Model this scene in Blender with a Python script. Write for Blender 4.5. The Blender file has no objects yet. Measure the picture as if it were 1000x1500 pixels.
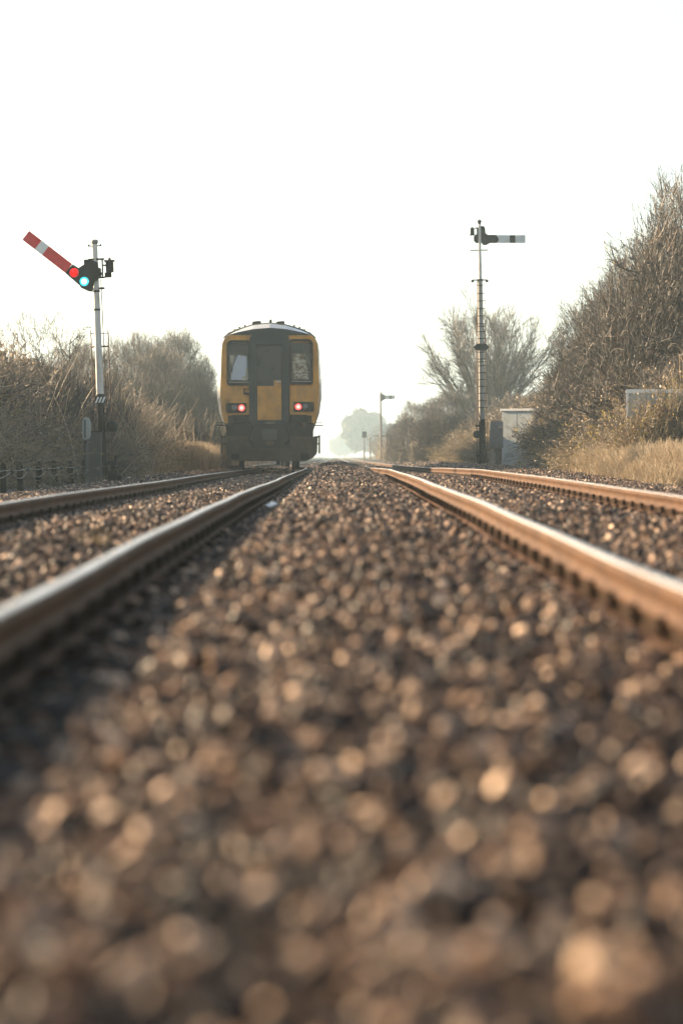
import bpy, math, random
import numpy as np
from mathutils import Vector, Matrix
R_ = math.radians
random.seed(7); rng = np.random.default_rng(7)
S = bpy.context.scene

# ------------------------------------------------------------------ camera
F = 4000.0                      # focal length in photo pixels (photo is 1000 x 1500)
VX, VY = 490.0, 668.0           # where the line and the horizon vanish
cam_d = bpy.data.cameras.new('camera'); cam = bpy.data.objects.new('camera', cam_d)
S.collection.objects.link(cam); S.camera = cam
cam_d.sensor_fit = 'HORIZONTAL'; cam_d.sensor_width = 24.0; cam_d.lens = 24.0 * F / 1000
cam_d.clip_start = 0.1; cam_d.clip_end = 12000
cam.location = (0, 0, 0)
cam.rotation_euler = (R_(90) - math.atan((750 - VY) / F), 0, -math.atan((500 - VX) / F))
cam_d.dof.use_dof = True; cam_d.dof.focus_distance = 58.0; cam_d.dof.aperture_fstop = 2.3
cam_d.dof.aperture_blades = 0

# ------------------------------------------------------------------ sky, sun, exposure
SUN_EL, SUN_AZ = 17.0, -58.0    # degrees; azimuth from the view direction, negative = left
w = bpy.data.worlds.new('World'); S.world = w; w.use_nodes = True
nt = w.node_tree; nt.nodes.clear()
sky = nt.nodes.new('ShaderNodeTexSky'); sky.sky_type = 'NISHITA'; sky.sun_disc = False
sky.sun_elevation = R_(SUN_EL); sky.sun_rotation = R_(SUN_AZ)
sky.air_density = 1.0; sky.dust_density = 1.0; sky.ozone_density = 1.0
hs = nt.nodes.new('ShaderNodeHueSaturation'); hs.inputs['Saturation'].default_value = 0.72
bg = nt.nodes.new('ShaderNodeBackground'); bg.inputs[1].default_value = 0.055
wo = nt.nodes.new('ShaderNodeOutputWorld')
nt.links.new(sky.outputs[0], hs.inputs['Color']); nt.links.new(hs.outputs[0], bg.inputs[0]); nt.links.new(bg.outputs[0], wo.inputs[0])
sd = bpy.data.lights.new('sun', 'SUN'); sd.energy = 5.0; sd.angle = R_(0.5); sd.color = (1.0, 0.74, 0.47)
sun = bpy.data.objects.new('sun', sd); S.collection.objects.link(sun)
sdir = Vector((math.sin(R_(SUN_AZ)) * math.cos(R_(SUN_EL)), math.cos(R_(SUN_AZ)) * math.cos(R_(SUN_EL)), math.sin(R_(SUN_EL))))
sun.rotation_euler = sdir.to_track_quat('Z', 'Y').to_euler(); sun.location = sdir * 60
S.view_settings.view_transform = 'Standard'; S.view_settings.look = 'None'
S.view_settings.exposure = 2.05; S.view_settings.gamma = 1.0
S.render.engine = 'CYCLES'
S.cycles.max_bounces = 6; S.cycles.diffuse_bounces = 2; S.cycles.glossy_bounces = 2
S.cycles.transmission_bounces = 4; S.cycles.transparent_max_bounces = 8; S.cycles.volume_bounces = 1
S.cycles.caustics_reflective = False; S.cycles.caustics_refractive = False

# ------------------------------------------------------------------ helpers
def at(px, py, d):
    return Vector(((px - VX) * d / F, d, -(py - VY) * d / F))

def tag(o, label=None, cat=None, group=None, kind=None):
    if label: o['label'] = label
    if cat: o['category'] = cat
    if group: o['group'] = group
    if kind: o['kind'] = kind
    return o

def empty(name, loc=(0, 0, 0), label=None, cat=None, group=None):
    o = bpy.data.objects.new(name, None); S.collection.objects.link(o); o.location = loc
    o.empty_display_size = 0.2
    return tag(o, label, cat, group)

def np_mesh(name, verts, faces):
    """faces: (m,4) or (m,3) int array"""
    me = bpy.data.meshes.new(name)
    verts = np.asarray(verts, dtype=np.float32); faces = np.asarray(faces, dtype=np.int32)
    k = faces.shape[1]
    me.vertices.add(len(verts)); me.vertices.foreach_set('co', verts.ravel())
    me.loops.add(faces.size); me.loops.foreach_set('vertex_index', faces.ravel())
    me.polygons.add(len(faces)); me.polygons.foreach_set('loop_start', np.arange(0, faces.size, k, dtype=np.int32))
    me.update(calc_edges=True)
    return me

def link(name, me, m=None, parent=None):
    o = bpy.data.objects.new(name, me); S.collection.objects.link(o)
    if m is not None and len(me.materials) == 0: me.materials.append(m)
    if parent is not None: o.parent = parent
    return o

class MB:
    def __init__(s): s.v = []; s.f = []
    def add(s, vs, fs):
        n = len(s.v); s.v += [tuple(v) for v in vs]; s.f += [tuple(i + n for i in f) for f in fs]; return s
    def box(s, x0, x1, y0, y1, z0, z1):
        return s.add([(x0, y0, z0), (x1, y0, z0), (x1, y1, z0), (x0, y1, z0), (x0, y0, z1), (x1, y0, z1), (x1, y1, z1), (x0, y1, z1)],
                     [(0, 3, 2, 1), (4, 5, 6, 7), (0, 1, 5, 4), (1, 2, 6, 5), (2, 3, 7, 6), (3, 0, 4, 7)])
    def prism(s, pts, y0, y1):
        """outline in x,z (anticlockwise seen from -y) extruded in y"""
        n = len(pts)
        vs = [(p[0], y0, p[1]) for p in pts] + [(p[0], y1, p[1]) for p in pts]
        fs = [tuple(range(n)), tuple(range(2 * n - 1, n - 1, -1))]
        fs += [(i, n + i, n + (i + 1) % n, (i + 1) % n) for i in range(n)]
        return s.add(vs, fs)
    def tube(s, p, q, r0, r1=None, n=10):
        r1 = r0 if r1 is None else r1
        p, q = Vector(p), Vector(q); t = (q - p).normalized()
        u = t.orthogonal().normalized(); v = t.cross(u)
        vs = [p + r0 * (math.cos(a) * u + math.sin(a) * v) for a in [2 * math.pi * i / n for i in range(n)]]
        vs += [q + r1 * (math.cos(a) * u + math.sin(a) * v) for a in [2 * math.pi * i / n for i in range(n)]]
        fs = [(i, (i + 1) % n, n + (i + 1) % n, n + i) for i in range(n)] + [tuple(range(n - 1, -1, -1)), tuple(range(n, 2 * n))]
        return s.add(vs, fs)
    def path(s, pts, r, n=6):
        for a, b in zip(pts[:-1], pts[1:]): s.tube(a, b, r, r, n)
        return s
    def lathe(s, c, prof, n=14, axis='z'):
        """prof: list of (radius, height) about c"""
        vs = []
        for (r, h) in prof:
            for i in range(n):
                a = 2 * math.pi * i / n
                if axis == 'z': vs.append((c[0] + r * math.cos(a), c[1] + r * math.sin(a), c[2] + h))
                else: vs.append((c[0] + r * math.cos(a), c[1] + h, c[2] + r * math.sin(a)))
        fs = []
        for k in range(len(prof) - 1):
            for i in range(n):
                fs.append((k * n + i, k * n + (i + 1) % n, (k + 1) * n + (i + 1) % n, (k + 1) * n + i))
        fs.append(tuple(range(n))); fs.append(tuple(range((len(prof) - 1) * n, len(prof) * n)))
        return s.add(vs, fs)
    def build(s, name, m, parent=None, bevel=0, smooth=False):
        me = bpy.data.meshes.new(name); me.from_pydata(s.v, [], s.f)
        import bmesh
        b = bmesh.new(); b.from_mesh(me); bmesh.ops.recalc_face_normals(b, faces=b.faces)
        if bevel: bmesh.ops.bevel(b, geom=[e for e in b.edges if len(e.link_faces) == 2 and e.calc_face_angle(0) > 0.5], offset=bevel, segments=2, affect='EDGES', clamp_overlap=True)
        b.to_mesh(me); b.free()
        if smooth: me.shade_smooth()
        return link(name, me, m, parent)

def rrect(x0, x1, z0, z1, r, n=4):
    pts = []
    rs = r if isinstance(r, (list, tuple)) else (r,) * 4     # bl, br, tr, tl
    for (cx, cz, a0, rr) in ((x0, z0, 180, rs[0]), (x1, z0, 270, rs[1]), (x1, z1, 0, rs[2]), (x0, z1, 90, rs[3])):
        sx = 1 if cx == x0 else -1; sz = 1 if cz == z0 else -1
        if rr <= 1e-4: pts.append((cx, cz)); continue
        for i in range(n + 1):
            a = R_(a0 + 90 * i / n)
            pts.append((cx + sx * rr + rr * math.cos(a), cz + sz * rr + rr * math.sin(a)))
    return pts

# ------------------------------------------------------------------ materials
def mat(name, col, rough=0.6, metal=0.0, col2=None, scale=8.0, bump=0.0, bscale=40.0, stops=(0.35, 0.65), rnd=0.0, spec=0.5, coat=0.0, detail=6, stretch=None):
    m = bpy.data.materials.new(name); m.use_nodes = True; t = m.node_tree; N = t.nodes; L = t.links
    p = N['Principled BSDF']
    p.inputs['Roughness'].default_value = rough; p.inputs['Metallic'].default_value = metal
    p.inputs['Specular IOR Level'].default_value = spec; p.inputs['Coat Weight'].default_value = coat
    p.inputs['Base Color'].default_value = (*col, 1)
    tc = N.new('ShaderNodeTexCoord'); src = tc.outputs['Object']
    if stretch:
        mp = N.new('ShaderNodeMapping'); mp.inputs['Scale'].default_value = stretch; L.new(src, mp.inputs[0]); src = mp.outputs[0]
    out = None
    if col2 is not None:
        nz = N.new('ShaderNodeTexNoise'); nz.inputs['Scale'].default_value = scale; nz.inputs['Detail'].default_value = detail
        nz.inputs['Roughness'].default_value = 0.65
        L.new(src, nz.inputs['Vector'])
        cr = N.new('ShaderNodeValToRGB'); cr.color_ramp.elements[0].position = stops[0]; cr.color_ramp.elements[1].position = stops[1]
        cr.color_ramp.elements[0].color = (*col, 1); cr.color_ramp.elements[1].color = (*col2, 1)
        L.new(nz.outputs['Fac'], cr.inputs[0]); out = cr.outputs[0]
        rr = N.new('ShaderNodeMapRange'); rr.inputs['To Min'].default_value = max(0.05, rough - 0.12); rr.inputs['To Max'].default_value = min(1, rough + 0.12)
        L.new(nz.outputs['Fac'], rr.inputs['Value']); L.new(rr.outputs[0], p.inputs['Roughness'])
    if rnd:
        oi = N.new('ShaderNodeObjectInfo'); hv = N.new('ShaderNodeHueSaturation')
        a = N.new('ShaderNodeMapRange'); a.inputs['To Min'].default_value = 1 - rnd; a.inputs['To Max'].default_value = 1 + rnd
        L.new(oi.outputs['Random'], a.inputs['Value']); L.new(a.outputs[0], hv.inputs['Value'])
        if out: L.new(out, hv.inputs['Color'])
        else: hv.inputs['Color'].default_value = (*col, 1)
        out = hv.outputs[0]
    if out: L.new(out, p.inputs['Base Color'])
    if bump:
        n2 = N.new('ShaderNodeTexNoise'); n2.inputs['Scale'].default_value = bscale; n2.inputs['Detail'].default_value = 5
        L.new(src, n2.inputs['Vector'])
        b = N.new('ShaderNodeBump'); b.inputs['Strength'].default_value = bump; b.inputs['Distance'].default_value = 0.02
        L.new(n2.outputs['Fac'], b.inputs['Height']); L.new(b.outputs[0], p.inputs['Normal'])
    return m

def stone_mat(name, cols, rough=0.55):
    """per-instance colour from a ramp plus a speckle"""
    m = bpy.data.materials.new(name); m.use_nodes = True; t = m.node_tree; N = t.nodes; L = t.links
    p = N['Principled BSDF']; p.inputs['Roughness'].default_value = rough; p.inputs['Specular IOR Level'].default_value = 0.12
    oi = N.new('ShaderNodeObjectInfo'); cr = N.new('ShaderNodeValToRGB')
    cr.color_ramp.elements[0].color = (*cols[0], 1); cr.color_ramp.elements[1].color = (*cols[-1], 1)
    for i, c in enumerate(cols[1:-1]):
        e = cr.color_ramp.elements.new((i + 1) / (len(cols) - 1)); e.color = (*c, 1)
    L.new(oi.outputs['Random'], cr.inputs[0])
    tc = N.new('ShaderNodeTexCoord'); nz = N.new('ShaderNodeTexNoise'); nz.inputs['Scale'].default_value = 60; nz.inputs['Detail'].default_value = 4
    L.new(tc.outputs['Object'], nz.inputs['Vector'])
    mr = N.new('ShaderNodeMapRange'); mr.inputs['To Min'].default_value = 0.55; mr.inputs['To Max'].default_value = 1.45
    L.new(nz.outputs['Fac'], mr.inputs['Value'])
    hv = N.new('ShaderNodeHueSaturation'); L.new(cr.outputs[0], hv.inputs['Color']); L.new(mr.outputs[0], hv.inputs['Value'])
    L.new(hv.outputs[0], p.inputs['Base Color'])
    return m

def leaf_mat(name, cols, trans=0.4, rough=0.5):
    """colour per leaf (random per mesh island), half translucent"""
    m = bpy.data.materials.new(name); m.use_nodes = True; t = m.node_tree; N = t.nodes; L = t.links
    p = N['Principled BSDF']; p.inputs['Roughness'].default_value = rough
    g = N.new('ShaderNodeNewGeometry'); cr = N.new('ShaderNodeValToRGB')
    cr.color_ramp.elements[0].color = (*cols[0], 1); cr.color_ramp.elements[1].color = (*cols[-1], 1)
    for i, c in enumerate(cols[1:-1]):
        e = cr.color_ramp.elements.new((i + 1) / (len(cols) - 1)); e.color = (*c, 1)
    L.new(g.outputs['Random Per Island'], cr.inputs[0]); L.new(cr.outputs[0], p.inputs['Base Color'])
    if trans:
        tr = N.new('ShaderNodeBsdfTranslucent'); L.new(cr.outputs[0], tr.inputs[0])
        mx = N.new('ShaderNodeMixShader'); mx.inputs[0].default_value = trans
        L.new(p.outputs[0], mx.inputs[1]); L.new(tr.outputs[0], mx.inputs[2]); L.new(mx.outputs[0], N['Material Output'].inputs[0])
    return m

def emit_mat(name, col, strength, rim=None, rad=0.09):
    m = bpy.data.materials.new(name); m.use_nodes = True; t = m.node_tree; N = t.nodes; L = t.links
    p = N['Principled BSDF']; p.inputs['Base Color'].default_value = (*(rim or col), 1); p.inputs['Roughness'].default_value = 0.15
    p.inputs['Emission Color'].default_value = (*col, 1); p.inputs['Emission Strength'].default_value = strength
    if rim:
        tc = N.new('ShaderNodeTexCoord'); ln = N.new('ShaderNodeVectorMath'); ln.operation = 'LENGTH'
        L.new(tc.outputs['Object'], ln.inputs[0])
        mr = N.new('ShaderNodeMapRange'); mr.inputs['From Max'].default_value = rad; L.new(ln.outputs['Value'], mr.inputs['Value'])
        cr = N.new('ShaderNodeValToRGB'); cr.color_ramp.elements[0].color = (*col, 1); cr.color_ramp.elements[0].position = 0.12
        cr.color_ramp.elements[1].color = (*rim, 1); cr.color_ramp.elements[1].position = 0.7
        L.new(mr.outputs[0], cr.inputs[0]); L.new(cr.outputs[0], p.inputs['Emission Color'])
    return m

M = {}
M['ballast_base'] = mat('ballast_fines', (0.009, 0.011, 0.012), 0.95, spec=0.1, col2=(0.03, 0.026, 0.022), scale=14, bump=1.0, bscale=35)  # teal shade between the stones is put into this dark base
M['ground'] = mat('rough_ground', (0.035, 0.030, 0.020), 0.95, col2=(0.10, 0.085, 0.05), scale=0.8, bump=0.8, bscale=6)
M['stone'] = stone_mat('ballast_stone', [(0.006, 0.011, 0.014), (0.050, 0.034, 0.026), (0.010, 0.015, 0.018), (0.175, 0.108, 0.070), (0.020, 0.023, 0.025), (0.35, 0.22, 0.140), (0.050, 0.038, 0.032), (0.88, 0.62, 0.42)], 0.5)  # teal darks and cream brights put shade and sunlit facets into the colour
M['rail_side'] = mat('rusted_rail_steel', (0.112, 0.057, 0.028), 0.65, 0.0, col2=(0.058, 0.031, 0.018), spec=0.08, scale=16, bump=0.35, bscale=60, stretch=(1, 0.25, 1))
M['rail_top'] = mat('polished_rail_steel', (0.86, 0.81, 0.75), 0.38, 0.92, col2=(0.60, 0.55, 0.49), scale=12, stretch=(1, 0.1, 1))
M['sleeper'] = mat('sleeper_concrete', (0.026, 0.024, 0.022), 0.95, spec=0.08, col2=(0.06, 0.05, 0.04), scale=10, bump=0.6, bscale=50)
M['iron'] = mat('rusty_iron', (0.07, 0.045, 0.032), 0.7, 0.2, col2=(0.16, 0.085, 0.05), scale=25, bump=0.4)
M['chair_iron'] = mat('dark_chair_iron', (0.020, 0.014, 0.010), 0.95, spec=0.03, col2=(0.045, 0.028, 0.018), scale=20)
M['black'] = mat('black_painted_iron', (0.004, 0.006, 0.007), 0.5, spec=0.2, col2=(0.012, 0.013, 0.013), scale=14, bump=0.15)
M['post_white'] = mat('weathered_white_paint', (0.66, 0.64, 0.58), 0.5, col2=(0.42, 0.38, 0.31), scale=7, stops=(0.5, 0.72), bump=0.1, stretch=(1, 1, 0.35))
M['post_grey'] = mat('grey_weathered_paint', (0.30, 0.31, 0.28), 0.55, col2=(0.20, 0.17, 0.13), scale=6, stretch=(1, 1, 0.3), bump=0.1)
M['red_enamel'] = mat('red_enamel', (0.80, 0.028, 0.03), 0.4, spec=0.2, col2=(0.62, 0.025, 0.028), scale=9, coat=0.3)
M['white_enamel'] = mat('white_enamel', (0.82, 0.82, 0.78), 0.35, col2=(0.68, 0.66, 0.60), scale=6, coat=0.3, stops=(0.45, 0.75))
M['grey_enamel'] = mat('grey_back_of_arm', (0.72, 0.75, 0.73), 0.5, col2=(0.58, 0.59, 0.56), scale=6)
M['concrete'] = mat('pale_concrete', (0.42, 0.39, 0.33), 0.85, col2=(0.28, 0.25, 0.2), scale=12, bump=0.4, bscale=60)
M['trunk_grey'] = mat('grey_green_steel', (0.060, 0.072, 0.066), 0.6, col2=(0.09, 0.085, 0.07), scale=5, stretch=(3, 3, 0.5), bump=0.1)
M['hood'] = mat('pale_grey_casing', (0.36, 0.40, 0.37), 0.4, col2=(0.28, 0.30, 0.26), scale=8)
M['cabinet'] = mat('cabinet_grey_paint', (0.46, 0.50, 0.49), 0.45, col2=(0.33, 0.34, 0.31), scale=4, stops=(0.45, 0.75), stretch=(1, 1, 0.4), bump=0.05)
M['box_grey'] = mat('box_grey_paint', (0.20, 0.215, 0.20), 0.6, col2=(0.15, 0.15, 0.135), scale=5)
M['wood'] = mat('dark_old_timber', (0.005, 0.006, 0.006), 0.85, spec=0.1, col2=(0.014, 0.013, 0.011), scale=12, stretch=(2, 2, 0.3), bump=0.5)
M['wire'] = mat('galvanised_wire', (0.33, 0.36, 0.34), 0.4, 0.6, col2=(0.2, 0.2, 0.18), scale=20)
M['train_yellow'] = mat('train_yellow_paint', (0.74, 0.34, 0.045), 0.55, col2=(0.22, 0.115, 0.035), scale=3.2, stops=(0.38, 0.85), stretch=(1, 1, 0.55), bump=0.05, detail=9)
M['train_grey'] = mat('train_dark_grey', (0.022, 0.036, 0.041), 0.55, spec=0.25, col2=(0.034, 0.042, 0.042), scale=3, bump=0.05)
M['train_rubber'] = mat('train_black_rubber', (0.005, 0.006, 0.007), 0.5, spec=0.25, col2=(0.012, 0.012, 0.012), scale=6)
M['train_roof'] = mat('train_roof_grey', (0.045, 0.055, 0.055), 0.95, spec=0.05, col2=(0.03, 0.034, 0.034), scale=2.5, stretch=(1, 0.4, 1))
M['train_side'] = mat('train_pale_side', (0.62, 0.62, 0.60), 0.3, col2=(0.42, 0.40, 0.37), scale=2, coat=0.4)
M['train_under'] = mat('train_underframe', (0.008, 0.009, 0.009), 0.75, spec=0.2, col2=(0.024, 0.020, 0.016), scale=6, bump=0.3)
M['plough'] = mat('train_dusty_skirt', (0.095, 0.068, 0.045), 0.85, spec=0.2, col2=(0.055, 0.042, 0.030), scale=5, bump=0.1)
M['steel'] = mat('bare_steel', (0.35, 0.34, 0.32), 0.4, 0.8, col2=(0.2, 0.17, 0.14), scale=14)
M['chrome'] = mat('bright_handle', (0.65, 0.62, 0.56), 0.3, 0.6)
M['door_glass'] = mat('dusty_dark_glass', (0.030, 0.038, 0.040), 0.3, spec=0.3, col2=(0.040, 0.045, 0.044), scale=3)
M['lilac'] = mat('pale_lilac', (0.86, 0.84, 0.95), 0.8, col2=(0.9, 0.88, 0.97), scale=3)
M['cream'] = mat('cream_card', (0.9, 0.78, 0.58), 0.7, col2=(0.6, 0.46, 0.32), scale=6)
M['reflected_twigs'] = mat('reflected_twigs_brown', (0.30, 0.16, 0.10), 0.8, col2=(0.85, 0.74, 0.58), scale=9, stops=(0.42, 0.56), stretch=(1, 1, 2.0))  # brown and cream streaks paint a reflected twiggy scene
M['lamp_off'] = mat('unlit_lamp_glass', (0.12, 0.13, 0.12), 0.2, col2=(0.18, 0.17, 0.14), scale=30)
M['tail'] = emit_mat('red_tail_lamp', (1.0, 0.55, 0.38), 1.3, rim=(0.75, 0.05, 0.045), rad=0.075)
M['cyan'] = emit_mat('lit_cyan_lens', (0.75, 1.0, 1.0), 1.2, rim=(0.0, 0.22, 0.26), rad=0.095)
gm = bpy.data.materials.new('red_spectacle_glass'); gm.use_nodes = True
_n = gm.node_tree.nodes; _p = _n['Principled BSDF']; _p.inputs['Base Color'].default_value = (0.8, 0.02, 0.03, 1); _p.inputs['Roughness'].default_value = 0.2
_t = _n.new('ShaderNodeBsdfTranslucent'); _t.inputs[0].default_value = (1.0, 0.03, 0.05, 1); _m = _n.new('ShaderNodeMixShader'); _m.inputs[0].default_value = 0.8
gm.node_tree.links.new(_p.outputs[0], _m.inputs[1]); gm.node_tree.links.new(_t.outputs[0], _m.inputs[2]); gm.node_tree.links.new(_m.outputs[0], _n['Material Output'].inputs[0])
M['red_lens'] = gm
wg = bpy.data.materials.new('windscreen_glass'); wg.use_nodes = True
_n = wg.node_tree.nodes; _n.remove(_n['Principled BSDF'])
_a = _n.new('ShaderNodeBsdfTransparent'); _a.inputs[0].default_value = (0.94, 0.97, 0.97, 1); _b = _n.new('ShaderNodeBsdfGlossy'); _b.inputs['Roughness'].default_value = 0.06
_f = _n.new('ShaderNodeFresnel'); _f.inputs[0].default_value = 1.25; _m = _n.new('ShaderNodeMixShader')
for a_, b_ in ((_f.outputs[0], _m.inputs[0]), (_a.outputs[0], _m.inputs[1]), (_b.outputs[0], _m.inputs[2]), (_m.outputs[0], _n['Material Output'].inputs[0])): wg.node_tree.links.new(a_, b_)
M['glass'] = wg
M['bark'] = mat('grey_brown_bark', (0.060, 0.048, 0.036), 0.85, col2=(0.12, 0.095, 0.07), scale=9, bump=0.5)
M['twig'] = leaf_mat('bare_twigs', [(0.026, 0.028, 0.028), (0.070, 0.056, 0.043), (0.040, 0.041, 0.038), (0.20, 0.145, 0.098)], 0.0, 0.5)
M['twig_pale'] = leaf_mat('pale_dry_stalks', [(0.12, 0.10, 0.07), (0.36, 0.28, 0.19), (0.20, 0.155, 0.105), (0.52, 0.42, 0.29)], 0.15, 0.55)
M['leaf_dry'] = leaf_mat('dry_leaves', [(0.05, 0.04, 0.025), (0.20, 0.14, 0.085), (0.08, 0.07, 0.035), (0.42, 0.32, 0.21), (0.07, 0.05, 0.03), (0.60, 0.48, 0.34), (0.36, 0.27, 0.07)], 0.45)
M['leaf_yellow'] = leaf_mat('yellowing_leaves', [(0.11, 0.12, 0.035), (0.30, 0.24, 0.06), (0.17, 0.13, 0.06), (0.38, 0.30, 0.08), (0.30, 0.21, 0.13)], 0.45)
M['grass'] = leaf_mat('dry_grass', [(0.42, 0.33, 0.22), (0.66, 0.55, 0.40), (0.22, 0.19, 0.12), (0.80, 0.70, 0.54), (0.34, 0.24, 0.15)], 0.45)
M['far_green'] = leaf_mat('far_foliage', [(0.035, 0.04, 0.025), (0.07, 0.065, 0.04)], 0.2)

# ------------------------------------------------------------------ heights of rails and ground
def zl(d): return np.interp(d, [-5, 7, 11, 17, 23, 36, 50, 78, 150, 300, 900], [-.39, -.38, -.355, -.335, -.32, -.335, -.33, -.36, -.42, -.45, -.45])
def zr(d): return np.interp(d, [-5, 8, 18, 32, 46, 60, 70, 90, 140, 300, 900], [-.36, -.345, -.285, -.24, -.222, -.262, -.30, -.335, -.39, -.43, -.43])
def zc(d): return np.interp(d, [-5, 4, 10, 30, 55, 80, 100, 150, 900], [-.495, -.485, -.44, -.37, -.285, -.225, -.26, -.40, -.45])
def gl(d): return np.interp(d, [-5, 30, 52, 90, 200, 900], [-.58, -.52, -.48, -.46, -.46, -.46])
def gr(d): return np.interp(d, [-5, 40, 90, 200, 900], [-.50, -.40, -.27, -.36, -.46])
XL = (-2.325, -0.82); XR = (0.93, 2.435)
CX = np.array([-6.5, -4.2, -3.25, -2.62, -2.1, -1.57, -1.05, -.58, -.42, 0.05, .65, 1.15, 1.68, 2.2, 2.75, 3.35, 4.4, 6.5])
def lumps(x, d):
    h = np.sin(x * 11.3 + 2 * np.sin(d * 2.1)) * np.sin(d * 7.9 + 2.2 * np.sin(x * 4.7 + 1)) + .8 * np.sin(x * 6.1 + d * 3.7) * np.sin(d * 4.3 - x * 5.9 + 2)
    m = np.clip((np.abs(x - .05) - .62) / -.25, 0, 1) + .45 * (np.abs(np.abs(x - .06) - 1.63) < .5)
    return .013 * h * m
def zb(x, d):
    x = np.asarray(x, float); d = np.asarray(d, float)
    a, b, c = zl(d), zr(d), zc(d); g0, g1 = gl(d), gr(d)
    V = np.stack([g0, g0, a - .21, a - .155, a - .16, a - .115, a - .17, np.minimum(a - .165, c - .105), c - .035, c, c - .035, b - .165, b - .13, b - .165, b - .16, b - .17, g1, g1], 0)
    i = np.clip(np.searchsorted(CX, x, side='right') - 1, 0, len(CX) - 2)
    t = np.clip((x - CX[i]) / (CX[i + 1] - CX[i]), 0, 1)
    ar = np.arange(x.size).reshape(x.shape)
    Vf = V.reshape(len(CX), -1)
    return (Vf[i.ravel(), ar.ravel()] * (1 - t.ravel()) + Vf[i.ravel() + 1, ar.ravel()] * t.ravel()).reshape(x.shape) + lumps(x, d)

def sheet(name, xs, ys, zf, m):
    X, Y = np.meshgrid(xs, ys); Z = zf(X, Y)
    v = np.stack([X, Y, Z], -1).reshape(-1, 3); nx = len(xs)
    i = np.arange(len(ys) - 1)[:, None] * nx + np.arange(nx - 1)[None]
    f = np.stack([i, i + 1, i + nx + 1, i + nx], -1).reshape(-1, 4)
    me = np_mesh(name, v, f); me.shade_smooth()
    o = link(name, me, m); o['kind'] = 'structure'; return o

def terrain(X, Y):
    g = np.where(X < 0, gl(Y), gr(Y))
    t = np.clip((np.abs(X) - 3.6) / 1.0, 0, 1)
    lump = 0.05 * np.sin(X * 1.7 + 3) * np.sin(Y * 0.23) + 0.10 * np.sin(X * .21) * np.sin(Y * .031)
    rise = np.clip((np.abs(X) - 6) / 20, 0, 1) * 0.5
    return -0.72 * (1 - t) + (g - 0.03 + lump * np.clip((np.abs(X) - 5) / 3, 0, 1) + rise) * t
gx = np.concatenate([-np.geomspace(4000, 14, 30), np.arange(-12, 12.1, 0.5), np.geomspace(14, 4000, 30)])
gy = np.concatenate([np.linspace(-60, 0, 10), np.arange(2, 240, 3), np.geomspace(245, 9000, 40)])
sheet('ground', gx, gy, terrain, M['ground'])
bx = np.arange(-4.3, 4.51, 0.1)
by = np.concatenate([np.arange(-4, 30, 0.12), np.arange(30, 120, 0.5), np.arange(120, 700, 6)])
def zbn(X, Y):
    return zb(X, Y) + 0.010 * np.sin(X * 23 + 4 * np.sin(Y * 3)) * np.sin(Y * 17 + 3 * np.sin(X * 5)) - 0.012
sheet('ballast_bed', bx, by, zbn, M['ballast_base'])

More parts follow.
